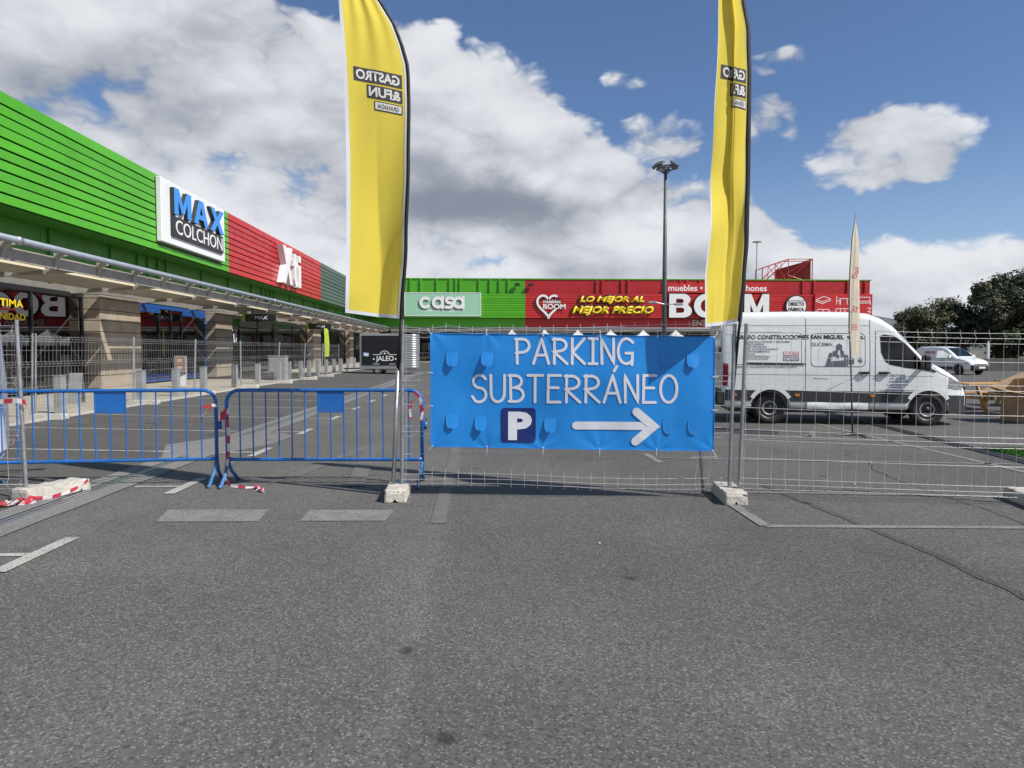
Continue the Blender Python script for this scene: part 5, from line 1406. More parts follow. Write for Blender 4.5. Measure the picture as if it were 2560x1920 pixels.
for s in (-1, 1): m.tube([(0, -0.1, 4.1), (s * 0.55, -0.25, 4.15 - 0.05 * s)], 0.025, 6); m.bbox(min(s * .5, s * .95), max(s * .5, s * .95), -0.35, -0.15, 4.08 - .05 * s, 4.2 - .05 * s, 0.02)
m.build('speaker_arm', lp)

# ================================================================== TENTS
GT = 'white pointed tents in a row'
tp = None
for i in range(6):
    lab = ORD[i] + ' white pointed tent from the left behind the blue banner'
    x = 2.55 + 3.02 * i
    if tp is None:
        tp = thing('gazebo_tent', (x, 65, 0), lab, 'tent', GT)
        m = MB().use('tent_white'); m.smooth = True
        # concave four-sided roof
        for q in range(4):
            a0, a1 = R(45 + 90 * q), R(135 + 90 * q)
            def tf(u, v):
                k = (1 - v) ** 1.35; r_ = 1.5 * math.sqrt(2)
                p0 = Vector((math.cos(a0), math.sin(a0))) * r_ * (k * 0.97 + 0.03 * (1 - v)); p1 = Vector((math.cos(a1), math.sin(a1))) * r_ * (k * 0.97 + 0.03 * (1 - v))
                p = p0.lerp(p1, u); return (p.x, p.y, 2.25 + 1.25 * v)
            m.grid(4, 8, tf)
        m.build('roof', tp)
        for q in range(4):
            m = MB().use('tent_white'); M = Matrix.Rotation(R(90 * q), 4, 'Z'); m.box(-1.5, 1.5, -1.505, -1.49, 1.98, 2.26, M); m.build('valance', tp)
        for sx_ in (-1, 1):
            for sy_ in (-1, 1): m = MB().use('aluminium'); m.tube([(1.45 * sx_, 1.45 * sy_, 0), (1.45 * sx_, 1.45 * sy_, 2.3)], 0.03, 6); m.build('leg', tp)
    else:
        o = dup(tp); o.location = (x, 65, 0); o['label'] = lab

# ================================================================== JALEO TRAILER
tl_ = thing('food_trailer', (-6.15, 46.2, 0), 'black and silver food trailer with white JALEO lettering', 'trailer')
def rrect(x0, x1, y0, y1, r_, n=6):
    p = []
    for cx, cy, a in ((x1 - r_, y1 - r_, 0), (x0 + r_, y1 - r_, 90), (x0 + r_, y0 + r_, 180), (x1 - r_, y0 + r_, 270)):
        p += [(cx + r_ * math.cos(R(a + 90 * i / n)), cy + r_ * math.sin(R(a + 90 * i / n))) for i in range(n + 1)]
    return p
m = MB().use('aluminium')
k = 30; N_ = None
for j in range(k + 1):
    z = 0.42 + 2.2 * j / k; e = 0.0 if j % 2 else 0.02
    ring = rrect(-1.85 + e, 1.85 - e, 0 + e, 2.0 - e, 0.4); N_ = len(ring); m.v += [(x, y, z) for x, y in ring]
for j in range(k):
    for i in range(N_): m.face((j * N_ + i, j * N_ + (i + 1) % N_, (j + 1) * N_ + (i + 1) % N_, (j + 1) * N_ + i))
m.face(list(range(N_))[::-1]); m.face([k * N_ + i for i in range(N_)])
m.build('body', tl_)
m = MB().use('aluminium'); m.bbox(-1.87, 0.75, -0.06, 0.4, 0.36, 2.66, 0.03); m.build('side_frame', tl_)
m = MB().use('trailer_black'); m.bbox(-1.72, 0.72, -0.10, -0.06, 0.62, 2.52, 0.01); hp_ = m.build('serving_hatch', tl_)
text('lettering', 'JALEO', 'letter_white', tl_, (-0.82, -0.104, 0.80), w=1.15, h=0.42, bold=0.015)
m = MB().use('letter_white')
ribbon(m, [(-1.0, 1.3), (-0.62, 1.3)] + arc(-0.25, 1.3, 0.3, 0.24, 180, 0, 12) + [(0.12, 1.3), (0.5, 1.3)], 0.035, -0.105)
for x in (-0.95, 0.45): m.poly([(x + .055 * math.cos(R(a)), -0.105, 1.02 + .055 * math.sin(R(a))) for a in range(0, 360, 40)])
for x, s in ((-0.42, .05), (-0.25, .085), (-0.08, .05)): m.poly([(x + (s if i % 2 == 0 else s * .45) * math.sin(R(36 * i)), -0.106, 1.38 + (s if i % 2 == 0 else s * .45) * math.cos(R(36 * i))) for i in range(10)])
ribbon(m, [(-1.0, 0.7), (-0.6, 0.7)], 0.025, -0.105); ribbon(m, [(0.05, 0.7), (0.45, 0.7)], 0.025, -0.105)
m.build('emblem', tl_)
m = MB().use('pale_sticker'); m.poly([(-1.62, -0.104, 1.22), (-1.28, -0.104, 1.18), (-1.25, -0.104, 1.40), (-1.6, -0.104, 1.45)]); m.build('sticker', tl_)
m = MB().use('letter_white'); m.poly([(-1.53, -0.106, 1.27), (-1.34, -0.106, 1.25), (-1.33, -0.106, 1.35), (-1.52, -0.106, 1.37)]); m.build('sticker', tl_)
for y in (0.05, 1.75):
    M = Matrix.Translation((-0.72, y, 0.33)) @ Matrix.Rotation(R(90), 4, 'X')
    m = MB().use('rubber'); m.smooth = True; m.lathe([(0.18, 0.09), (0.30, 0.09), (0.33, 0.05), (0.33, -0.05), (0.30, -0.09), (0.18, -0.09)], 24, M); wh = m.build('wheel', tl_)
    m = MB().use('wheel_ring'); m.lathe([(0.01, 0.06), (0.10, 0.07), (0.18, 0.05), (0.19, 0.09)], 20, M); m.build('rim', wh)
m = MB().use('galvanised'); m.tube([(-1.8, 1.0, 0.4), (-3.1, 1.0, 0.38)], 0.05, 6); m.tube([(-2.9, 1.0, 0.42), (-2.9, 1.0, 0.0)], 0.04, 6); m.box(-1.5, 1.6, 0.2, 1.8, 0.3, 0.42); m.build('chassis', tl_)

# ================================================================== VEHICLES


class Body:
    """lofted vehicle body; x forward from the rear axle, y lateral (side facing the camera is -y), z up"""
    def __init__(s, top, bot, half, rear, front, r=0.16, tum=(1.25, 2.4, 0.10), plan=None):
        s.top, s.bot, s.half, s.rear, s.front, s.r, s.tum, s.plan = top, bot, half, rear, front, r, tum, plan
    def zt(s, x): return interp(s.top, x)
    def zb(s, x): return interp(s.bot, x)
    def w(s, x, z):
        z0, z1, d_ = s.tum; t = max(0.0, min(1.0, (z - z0) / (z1 - z0)))
        return (s.half - d_ * t ** 1.3) * interp(s.plan, x)
    def section(s, x):
        zt, zb = s.zt(x), s.zb(x); r_ = min(s.r, (zt - zb) * 0.4)
        p = [(0.0, zb), (s.w(x, zb) - 0.10, zb), (s.w(x, zb) - 0.02, zb + 0.04)]
        n = 10
        for i in range(n + 1):
            z = lerp(zb + 0.10, zt - r_, i / n); p.append((s.w(x, z), z))
        wt = s.w(x, zt - r_)
        for a in (18, 36, 54, 72, 90): p.append((wt - r_ * 1.25 * (1 - math.cos(R(a))), zt - r_ + r_ * math.sin(R(a))))
        p.append(((wt - r_ * 1.25) * 0.5, zt + 0.012)); p.append((0.0, zt + 0.016))
        return p
    def mesh(s, name, mt, xs, arches, ra):
        m = MB().use(mt); m.smooth = True; k = None
        for x in xs:
            h = s.section(x); full = [(-y, z) for y, z in h] + [(y, z) for y, z in h[-2:0:-1]]; k = len(full)
            m.v += [(x, y, z) for y, z in full]
        for i in range(len(xs) - 1):
            for j in range(k): a = i * k + j; b = i * k + (j + 1) % k; m.face((a, a + k, b + k, b))
        m.face(list(range(k))); m.face([(len(xs) - 1) * k + j for j in range(k)][::-1])
        me = m.mesh(name)
        bm = bmesh.new(); bm.from_mesh(me); bmesh.ops.recalc_face_normals(bm, faces=bm.faces[:]); bm.to_mesh(me); bm.free()
        o = link(name, me)
        cut = MB().use('van_trim')
        for x in arches:
            for sgn in (-1, 1): cut.lathe([(0.001, -0.26), (ra, -0.26), (ra, 0.26), (0.001, 0.26)], 32, Matrix.Translation((x, sgn * (s.half - 0.08), 0.34)) @ Matrix.Rotation(R(90), 4, 'X'))
        cm = cut.mesh('cut'); bm = bmesh.new(); bm.from_mesh(cm); bmesh.ops.remove_doubles(bm, verts=bm.verts[:], dist=0.002); bmesh.ops.recalc_face_normals(bm, faces=bm.faces[:]); bm.to_mesh(cm); bm.free()
        co = link('cut', cm)
        md = o.modifiers.new('b', 'BOOLEAN'); md.object = co; md.operation = 'DIFFERENCE'; md.solver = 'EXACT'
        dg = bpy.context.evaluated_depsgraph_get(); res = bpy.data.meshes.new_from_object(o.evaluated_get(dg))
        o.modifiers.clear(); o.data = res; bpy.data.objects.remove(co)
        return o
    def side(s, poly, off=0.004, sgn=-1, mt='seam', name='seam', parent=None, sub=0.18):
        """flat outline (x, z) laid on the body side"""
        bm = bmesh.new(); f = bm.faces.new([bm.verts.new((x, 0, z)) for x, z in poly])
        x0, x1 = min(p[0] for p in poly), max(p[0] for p in poly); z0, z1 = min(p[1] for p in poly), max(p[1] for p in poly)
        q = math.ceil(x0 / sub) * sub
        while q < x1: bmesh.ops.bisect_plane(bm, geom=bm.verts[:] + bm.edges[:] + bm.faces[:], plane_co=(q, 0, 0), plane_no=(1, 0, 0)); q += sub
        q = math.ceil(z0 / sub) * sub
        while q < z1: bmesh.ops.bisect_plane(bm, geom=bm.verts[:] + bm.edges[:] + bm.faces[:], plane_co=(0, 0, q), plane_no=(0, 0, 1)); q += sub
        for v in bm.verts: v.co.y = sgn * (s.w(v.co.x, v.co.z) + off)
        me = bpy.data.meshes.new(name); bm.to_mesh(me); bm.free(); me.materials.append(MATS[mt])
        return link(name, me, parent)
    def side_text(s, t, x, z, w, h, mt, parent, off=0.005, bold=0.0, slope=0.0, name='lettering', cuts=6):
        bm = text_mesh(t, w=w, h=h, bold=bold)
        for i in range(1, cuts): bmesh.ops.bisect_plane(bm, geom=bm.verts[:] + bm.edges[:] + bm.faces[:], plane_co=(w * i / cuts, 0, 0), plane_no=(1, 0, 0))
        for v in bm.verts: v.co = Vector((x + v.co.x, -(s.w(x + v.co.x, z + v.co.z) + off), z + v.co.z))
        me = bpy.data.meshes.new(name); bm.to_mesh(me); bm.free(); me.materials.append(MATS[mt]); return link(name, me, parent)


def wheel(parent, x, y, r_, sgn, ring=True):
    M = Matrix.Translation((x, y, r_)) @ Matrix.Rotation(R(90) if sgn < 0 else R(-90), 4, 'X')
    m = MB().use('rubber'); m.smooth = True
    m.lathe([(r_ * 0.62, 0.085), (r_ * 0.66, 0.105), (r_ * 0.90, 0.11), (r_ * 0.97, 0.095), (r_, 0.06), (r_, -0.08), (r_ * 0.9, -0.1), (r_ * 0.6, -0.1)], 40, M); t = m.build('wheel', parent)
    m = MB().use('wheel_steel'); m.smooth = True
    m.lathe([(0.005, 0.045), (r_ * 0.2, 0.05), (r_ * 0.25, 0.02), (r_ * 0.48, 0.05), (r_ * 0.57, 0.03), (r_ * 0.6, 0.09), (r_ * 0.66, 0.104)], 32, M); m.build('rim', t)
    if ring:
        m = MB().use('wheel_ring'); m.smooth = True; m.lathe([(r_ * 0.36, 0.056), (r_ * 0.39, 0.075), (r_ * 0.46, 0.075), (r_ * 0.49, 0.052)], 32, M); m.build('trim_ring', t)
        m = MB().use('plastic_dark'); m.smooth = True; m.lathe([(0.004, 0.085), (r_ * 0.14, 0.08), (r_ * 0.2, 0.05)], 20, M); m.build('hub_cap', t)
        m = MB().use('plastic_dark')
        for i in range(14):
            a = 2 * math.pi * i / 14; c = Vector((math.cos(a), math.sin(a), 0)) * r_ * 0.535; m.lathe([(0.001, 0.048), (r_ * 0.035, 0.046)], 8, M @ Matrix.Translation(c))
        m.build('rim_holes', t)['kind'] = 'stuff'
    m = MB().use('rubber'); m.smooth = True; m.lathe([(r_ * 0.6, -0.09), (0.01, -0.08)], 20, M); m.build('hub_back', t)
    return t


# ---- the large white van
VAN = thing('panel_van', (6.36, 16.05, 0), 'large white builder van with black side lettering', 'van', None, R(-10.3))
vp = [(-1.02, 0.955), (-0.92, 0.995), (-0.7, 1.0), (2.6, 1.0), (3.2, 0.975), (3.6, 0.93), (3.85, 0.86), (4.0, 0.76), (4.06, 0.66)]
VB = Body([(-1.02, 2.33), (-0.98, 2.40), (-0.7, 2.43), (0.6, 2.44), (1.6, 2.42), (2.0, 2.385), (2.25, 2.29), (2.5, 2.12), (2.75, 1.87), (2.98, 1.60), (3.12, 1.45), (3.3, 1.33), (3.6, 1.17), (3.8, 1.04), (3.92, 0.93), (4.0, 0.80), (4.06, 0.66)],
          [(-1.02, 0.42), (-0.9, 0.34), (3.3, 0.32), (3.8, 0.30), (4.06, 0.34)], 0.97, -1.02, 4.06, 0.17, (1.2, 2.4, 0.11), vp)
WBv = 3.2
xs = [-1.02, -1.0, -0.97, -0.9, -0.7, -0.4, 0, 0.4, 0.8, 1.2, 1.6, 1.85, 2.0, 2.12, 2.25, 2.37, 2.5, 2.62, 2.75, 2.87, 2.98, 3.05, 3.12, 3.2, 3.3, 3.45, 3.6, 3.7, 3.8, 3.87, 3.92, 3.96, 4.0, 4.03, 4.06]
o = VB.mesh('body', 'van_white', xs, (0, WBv), 0.405); o.parent = VAN
S_ = VB.side
def arch_pts(xc, r0, a0, a1, n=14): return [(xc + r0 * math.cos(R(a0 + (a1 - a0) * i / n)), 0.34 + r0 * math.sin(R(a0 + (a1 - a0) * i / n))) for i in range(n + 1)]
for sg_ in (-1, 1):
    k = dict(sgn=sg_, parent=VAN)
    S_([(-0.95, 0.50), (-0.41, 0.50), (-0.37, 0.60), (-0.30, 0.73), (-0.95, 0.74)], 0.012, mt='van_trim', name='rub_strip', **k)
    S_([(0.415, 0.49), (WBv - 0.415, 0.48), (WBv - 0.36, 0.60), (WBv - 0.29, 0.715), (0.29, 0.73), (0.36, 0.62)], 0.012, mt='van_trim', name='rub_strip', **k)
    S_([(WBv + 0.38, 0.50), (3.98, 0.50), (3.98, 0.64), (WBv + 0.33, 0.66)], 0.014, mt='van_trim', name='rub_strip', **k)
    for xc in (0, WBv):
        S_(arch_pts(xc, 0.49, 30, 150) + arch_pts(xc, 0.408, 150, 30), 0.022, mt='van_white', name='arch_lip', **k)
        S_(arch_pts(xc, 0.408, 5, 175) + arch_pts(xc, 0.385, 175, 5), 0.010, mt='van_trim', name='arch_liner', **k)
    gl = [(2.22, 1.90), (2.30, 1.93), (2.50, 1.90), (2.72, 1.74), (2.98, 1.46), (3.05, 1.36), (3.04, 1.19), (2.75, 1.22), (2.42, 1.29), (2.32, 1.36), (2.24, 1.55)]
    S_(gl, 0.004, mt='black_frame', name='window_seal', **k)
    S_([(2.255, 1.87), (2.31, 1.90), (2.49, 1.87), (2.645, 1.765), (2.645, 1.255), (2.44, 1.315), (2.35, 1.38), (2.275, 1.56)], 0.008, mt='car_glass', name='side_window', **k)
    S_([(2.70, 1.72), (2.96, 1.44), (3.015, 1.36), (3.01, 1.215), (2.70, 1.25)], 0.008, mt='car_glass', name='quarter_window', **k)
    S_([(3.02, 1.37), (3.36, 1.14), (3.32, 1.13), (3.04, 1.19)], 0.009, mt='plastic_dark', name='mirror_sail', **k)
    for x0, z0, z1 in ((0.72, 0.34, 2.28), (2.02, 0.34, 2.24), (2.13, 0.34, 2.0)): S_([(x0 - 0.005, z0), (x0 + 0.005, z0), (x0 + 0.005, z1), (x0 - 0.005, z1)], 0.0025, name='panel_gap', **k)
    for z, a, b in ((2.14, -0.95, 2.02), (1.08, -0.95, 3.3)): S_([(a, z), (b, z - (0.02 if z > 2 else 0.03)), (b, z - (0.028 if z > 2 else 0.038)), (a, z - 0.008)], 0.0022, mt='print_grey', name='crease', **k)
    S_([(2.135, 2.0), (2.55, 1.98), (3.08, 1.43), (3.09, 1.44), (2.56, 1.99), (2.135, 2.01)], 0.0024, name='panel_gap', **k)
    S_([(3.12, 1.42), (3.40, 1.12), (3.95, 0.86), (3.955, 0.868), (3.41, 1.13), (3.13, 1.43)], 0.003, name='panel_gap', **k)
    rr = rrect(-0.82, 0.64, 1.28, 1.98, 0.08, 4); ri = rrect(-0.808, 0.628, 1.292, 1.968, 0.07, 4)
    for A_, B_, nm_ in ((rr, ri, 'pressed_panel_edge'), (rrect(0.82, 1.93, 1.24, 1.96, 0.10, 4), rrect(0.832, 1.918, 1.252, 1.948, 0.09, 4), 'pressed_panel_edge')):
        m = MB().use('print_grey' if A_ is rr else 'seam')
        for i in range(len(A_)):
            j = (i + 1) % len(A_)
            m.poly([(p[0], sg_ * (VB.w(*p) + 0.0022), p[1]) for p in (A_[i], A_[j], B_[j], B_[i])])
        m.build(nm_, VAN)
    S_([(-0.57, 1.30), (0.71, 1.28), (0.71, 1.315), (-0.57, 1.335)], 0.012, mt='plastic_dark', name='door_rail', **k)
    for x in (-0.76, 0.55, 2.08): 
        m = MB().use('amber'); y = sg_ * (VB.w(x, 0.63) + 0.016); m.bbox(x - 0.05, x + 0.05, y - 0.008, y + 0.008, 0.60, 0.655, 0.006); m.build('side_marker', VAN)
    for x in (1.90, 2.30):
        m = MB().use('plastic_dark'); y = sg_ * (VB.w(x, 1.1) + 0.022); m.bbox(x - 0.115, x + 0.115, y - 0.022, y + 0.018, 1.09, 1.145, 0.016); hd = m.build('door_handle', VAN)
        m = MB().use('chrome'); m.bbox(x - 0.055, x + 0.055, y - 0.02, y + 0.012, 1.055, 1.089, 0.004); m.build('handle_cup', hd)
    y = sg_ * 1.09
    m = MB().use('plastic_dark'); m.bbox(2.98, 3.14, min(y, y + sg_ * .16), max(y, y + sg_ * .16), 1.18, 1.50, 0.04); m.bbox(3.0, 3.1, min(sg_ * .93, y), max(sg_ * .93, y), 1.20, 1.27, 0.015); mi = m.build('wing_mirror', VAN)
    m = MB().use('chrome'); m.box(2.974, 2.979, min(y + sg_ * .02, y + sg_ * .14), max(y + sg_ * .02, y + sg_ * .14), 1.24, 1.46); m.build('mirror_glass', mi)
    S_([(-1.0, 0.80), (-0.90, 0.80), (-0.885, 1.0), (-0.885, 1.30), (-1.0, 1.32)], 0.006, mt='tail_red', name='tail_light', **k)
    S_([(3.60, 0.80), (3.90, 0.74), (3.93, 0.86), (3.62, 1.04)], 0.006, mt='chrome', name='headlight', **k)
    wheel(VAN, 0, sg_ * 0.83, 0.34, sg_); wheel(VAN, WBv, sg_ * 0.83, 0.34, sg_)
# bumpers, rear doors, windscreen
m = MB().use('van_trim'); m.smooth = False; m.bbox(-1.14, -0.92, -0.95, 0.95, 0.40, 0.72, 0.04); m.build('rear_bumper', VAN)
m = MB().use('van_trim'); m.smooth = True
ring = [(interp(vp, x) and x, -VB.w(x, 0.5) - 0.012) for x in (3.62, 3.75, 3.87, 3.95, 4.02, 4.07)]
pth = ring + [(4.14, -0.45), (4.16, 0), (4.14, 0.45)] + [(x, -y) for x, y in ring[::-1]]
for i in range(len(pth) - 1):
    (xa, ya), (xb, yb) = pth[i], pth[i + 1]
    m.poly([(xa, ya, 0.27), (xb, yb, 0.27), (xb, yb, 0.62), (xa, ya, 0.66 if abs(ya) > .5 else 0.62)])
    m.poly([(xa, ya, 0.62), (xb, yb, 0.62), (xb * .98, yb * .93, 0.66), (xa * .98, ya * .93, 0.66)])
m.build('front_bumper', VAN)
m = MB().use('plastic_dark'); m.box(4.0, 4.09, -0.55, 0.55, 0.64, 0.80); m.build('grille', VAN)
m = MB().use('car_glass'); m.smooth = True
xsW = [2.36, 2.5, 2.62, 2.75, 2.87, 2.98, 3.06]
m.grid(len(xsW) - 1, 8, lambda u, v: (xsW[round(u * (len(xsW) - 1))], lerp(-0.70, 0.70, v), VB.zt(xsW[round(u * (len(xsW) - 1))]) + 0.03 - 0.02 * (abs(v - .5) * 2) ** 2)); m.build('windscreen', VAN)
for s in (-1, 1):
    m = MB().use('van_white'); m.bbox(-1.045, -1.018, min(s * 0.01, s * 0.86), max(s * 0.01, s * 0.86), 0.74, 2.24, 0.012); rd = m.build('rear_door', VAN)
    m = MB().use('seam'); m.box(-1.05, -1.044, min(s * .05, s * .12), max(s * .05, s * .12), 1.2, 1.3); m.build('handle', rd)
    m = MB().use('plastic_dark'); m.bbox(-1.08, -1.03, min(s * .84, s * .9), max(s * .84, s * .9), 1.55, 1.66, 0.01); m.build('hinge', rd)
def rear_text(t, y, z, w, h, bold=0.0): text('lettering', t, 'print_grey', VAN, (-1.0465, y, z), R(-90), w=w, h=h, bold=bold)
rear_text('CONSTRUCCIONES SAN MIGUEL', 0.85, 1.93, 1.6, 0.07, 0.02); rear_text('GUCEMA', 0.2, 1.84, 0.4, 0.04)
rear_text('C/ Polvorín, 8', 0.25, 1.45, 0.55, 0.04); rear_text('Granada', 0.15, 1.38, 0.3, 0.035); rear_text('gruposanmiguel95@gmail.com', 0.5, 1.29, 1.0, 0.035)
m = MB().use('print_grey')
for a, b in (((0, 1.52), (0.1, 1.78)), ((0.1, 1.78), (0.2, 1.52)), ((-.1, 1.52), (-.1, 1.68)), ((.3, 1.52), (.3, 1.66))): ribbon(m, [a, b], 0.03, 0, lambda X, Z: (-1.0466, -X + 0.1, Z))
m.build('emblem', VAN)
# under-body
m = MB().use('plastic_dark'); m.box(-0.8, 3.7, -0.72, 0.72, 0.24, 0.34); m.build('chassis', VAN)
# lettering on the side
T_ = VB.side_text
T_('GRUPO CONSTRUCCIONES SAN MIGUEL', -0.72, 1.83, 2.22, 0.095, 'letter_black', VAN, bold=0.028)
T_('95, SL', 1.56, 1.82, 0.36, 0.085, 'letter_black', VAN, bold=0.028)
T_('GUCEMA', 0.83, 1.685, 0.43, 0.075, 'print_grey', VAN, bold=0.008)
for i, (t, w) in enumerate((('- CONSTRUCCIONES Y REFORMA', 0.98), ('- FONTANERIA', 0.44), ('- ELECTRICIDAD', 0.50), ('- AIRE ACONDICIONADO', 0.73), ('- MANTENIMIENTO', 0.56), ('- GRUAS', 0.25), ('- CONTENEDORES', 0.56), ('- EXCAVACIONES', 0.53))):
    T_(t, -0.58, 1.755 - i * 0.0525, w, 0.042, 'print_grey', VAN, bold=0.012)
T_('EMPRESA COLABORADORA CON BRICODEPOT', -0.70, 1.215, 1.25, 0.042, 'print_grey', VAN, bold=0.014)
S_([(0.26, 1.475), (0.58, 1.475), (0.58, 1.565), (0.26, 1.565)], 0.004, mt='print_faded_red', name='logo_panel', parent=VAN); T_('BRICO', 0.275, 1.485, 0.29, 0.072, 'van_white', VAN, 0.006, 0.03)
S_([(0.26, 1.365), (0.58, 1.365), (0.58, 1.462), (0.26, 1.462)], 0.004, mt='print_grey', name='logo_panel', parent=VAN); T_('DEPÔT', 0.275, 1.375, 0.29, 0.078, 'van_white', VAN, 0.006, 0.03)
# church silhouette
CH = [[(1.12, 1.26), (1.20, 1.54), (1.27, 1.54), (1.21, 1.26)], [(1.22, 1.26), (1.24, 1.36), (1.48, 1.38), (1.50, 1.26)], [(1.27, 1.46), (1.27, 1.57), (1.34, 1.60), (1.335, 1.70), (1.40, 1.745), (1.46, 1.70), (1.46, 1.60), (1.50, 1.56), (1.50, 1.46), (1.44, 1.44), (1.42, 1.6), (1.38, 1.6), (1.36, 1.46)], [(1.50, 1.26), (1.50, 1.5), (1.58, 1.5), (1.58, 1.26)], [(1.60, 1.30), (1.60, 1.46), (1.70, 1.42), (1.70, 1.30)], [(1.78, 1.36), (1.80, 1.44), (1.86, 1.42), (1.86, 1.32)], [(1.36, 1.42), (1.36, 1.5), (1.40, 1.5), (1.40, 1.42)]]
for i, q in enumerate(CH): S_(q, 0.004 + 0.0006 * i, mt='print_grey', name='emblem', parent=VAN)
for i, (t, w, h, x) in enumerate((('958 27 54 17', 0.31, 0.045, 2.42), ('605 19 70 71', 0.31, 0.045, 2.42), ('699 24 12 12', 0.38, 0.045, 2.40))): T_(t, x, 1.045 - i * 0.068, w, h, 'print_grey', VAN, bold=0.016)
T_('Cmno. Polvorín, 8', 2.36, 0.845, 0.42, 0.036, 'print_grey', VAN, bold=0.012); T_('Granada', 2.46, 0.79, 0.2, 0.034, 'print_grey', VAN, bold=0.012); T_('gruposanmiguel95@gmail.com', 2.22, 0.725, 0.70, 0.042, 'print_grey', VAN, bold=0.012)
# dents and scratches on the sliding door
S_([(1.16, 0.735), (1.62, 0.98), (1.623, 0.985), (1.155, 0.742)], 0.003, mt='seam', name='scratch', parent=VAN)
S_([(0.86, 1.0), (1.2, 0.985), (1.2, 0.978), (0.9, 0.985)], 0.003, mt='print_grey', name='scratch', parent=VAN)
m = MB().use('van_white'); m.smooth = True
m.grid(14, 5, lambda u, v: (lerp(0.76, 2.0, u), -(VB.w(1, .5) + 0.006 + 0.02 * math.sin(v * math.pi) * (0.6 + 0.4 * math.sin(u * 11))), lerp(0.335, 0.485 + 0.008 * math.sin(u * 9), v))); m.build('dented_sill', VAN)

# ---- small white van far right
V2 = thing('small_van', (30.9, 47.6, 0), 'small white delivery van parked far right before the trees', 'van', None, R(-77))
p2 = [(-0.75, 0.93), (-0.6, 0.99), (2.6, 1.0), (3.1, 0.95), (3.4, 0.86), (3.55, 0.72)]
V2B = Body([(-0.75, 1.62), (-0.7, 1.74), (-0.4, 1.82), (0.8, 1.83), (1.4, 1.78), (1.75, 1.66), (2.1, 1.42), (2.4, 1.18), (2.5, 1.12), (3.0, 1.02), (3.3, 0.92), (3.45, 0.82), (3.55, 0.68)],
           [(-0.75, 0.4), (0, 0.3), (3.2, 0.26), (3.55, 0.32)], 0.90, -0.75, 3.55, 0.16, (0.95, 1.8, 0.13), p2)
o = V2B.mesh('body', 'van_white', [-0.75, -0.72, -0.68, -0.6, -0.4, 0, 0.4, 0.8, 1.2, 1.4, 1.6, 1.75, 1.95, 2.1, 2.25, 2.4, 2.5, 2.75, 3.0, 3.15, 3.3, 3.38, 3.45, 3.5, 3.55], (0, 2.7), 0.37); o.parent = V2
for sg_ in (-1, 1):
    V2B.side([(1.0, 1.08), (1.05, 1.55), (1.45, 1.56), (1.85, 1.38), (2.3, 1.05), (1.5, 1.0)], 0.006, sgn=sg_, mt='car_glass', name='side_window', parent=V2)
    V2B.side([(0.37, 0.35), (2.33, 0.35), (2.33, 0.52), (0.37, 0.52)], 0.012, sgn=sg_, mt='van_trim', name='rub_strip', parent=V2)
    V2B.side([(0.0, 1.35), (0.85, 1.35), (0.85, 1.52), (0.0, 1.52)], 0.005, sgn=sg_, mt='print_faded_red', name='printed_logo', parent=V2)
    V2B.side([(1.2, 0.82), (1.7, 0.82), (1.7, 0.9), (1.2, 0.9)], 0.005, sgn=sg_, mt='print_faded_red', name='printed_logo', parent=V2)
    V2B.side([(3.0, 0.78), (3.35, 0.72), (3.35, 0.86), (3.02, 0.94)], 0.006, sgn=sg_, mt='chrome', name='headlight', parent=V2)
    m = MB().use('van_white'); m.bbox(2.05, 2.2, min(sg_ * .9, sg_ * 1.1), max(sg_ * .9, sg_ * 1.1), 1.06, 1.28, 0.03); m.build('wing_mirror', V2)
    wheel(V2, 0, sg_ * 0.78, 0.31, sg_, False); wheel(V2, 2.7, sg_ * 0.78, 0.31, sg_, False)
m = MB().use('car_glass'); m.smooth = True; xsW2 = [1.56, 1.75, 1.95, 2.1, 2.25, 2.42]
m.grid(5, 6, lambda u, v: (xsW2[round(u * 5)], lerp(-0.64, 0.64, v), V2B.zt(xsW2[round(u * 5)]) + 0.03)); m.build('windscreen', V2)
m = MB().use('van_trim'); m.bbox(3.38, 3.66, -0.72, 0.72, 0.28, 0.66, 0.08); m.build('front_bumper', V2)
m = MB().use('letter_white'); m.box(3.665, 3.67, -0.26, 0.26, 0.42, 0.53); m.build('number_plate', V2)
m = MB().use('chrome'); m.box(3.50, 3.58, -0.5, 0.5, 0.68, 0.73); m.build('grille_bar', V2)

# ================================================================== RIGHT SIDE: tables, cardboard, turf
def picnic(loc, rz, label):
    t = thing('picnic_table', (*loc, 0), label, 'table', 'wooden picnic tables', rz)
    for i in range(5): m = MB().use('wood'); m.bbox(-0.9, 0.9, -0.36 + i * 0.147, -0.36 + i * 0.147 + 0.135, 0.70, 0.74, 0.006); m.build('top_plank', t)
    for s in (-1, 1):
        for j in range(2): m = MB().use('wood'); y = s * (0.62 + 0.13 * j); m.bbox(-0.9, 0.9, y - 0.06, y + 0.06, 0.42, 0.46, 0.006); m.build('bench_plank', t)
    for x in (-0.6, 0.6):
        for s in (-1, 1):
            m = MB().use('wood'); m.prism([(s * 0.22, 0.70), (s * 0.32, 0.70), (s * 0.66, 0), (s * 0.54, 0)], lambda a, b, q=x: (q, a, b), lambda a, b, q=x + 0.045: (q, a, b)); m.build('leg', t)
        m = MB().use('wood'); m.bbox(x + 0.046, x + 0.09, -0.75, 0.75, 0.33, 0.418, 0.004); m.build('crossbar', t)
    return t


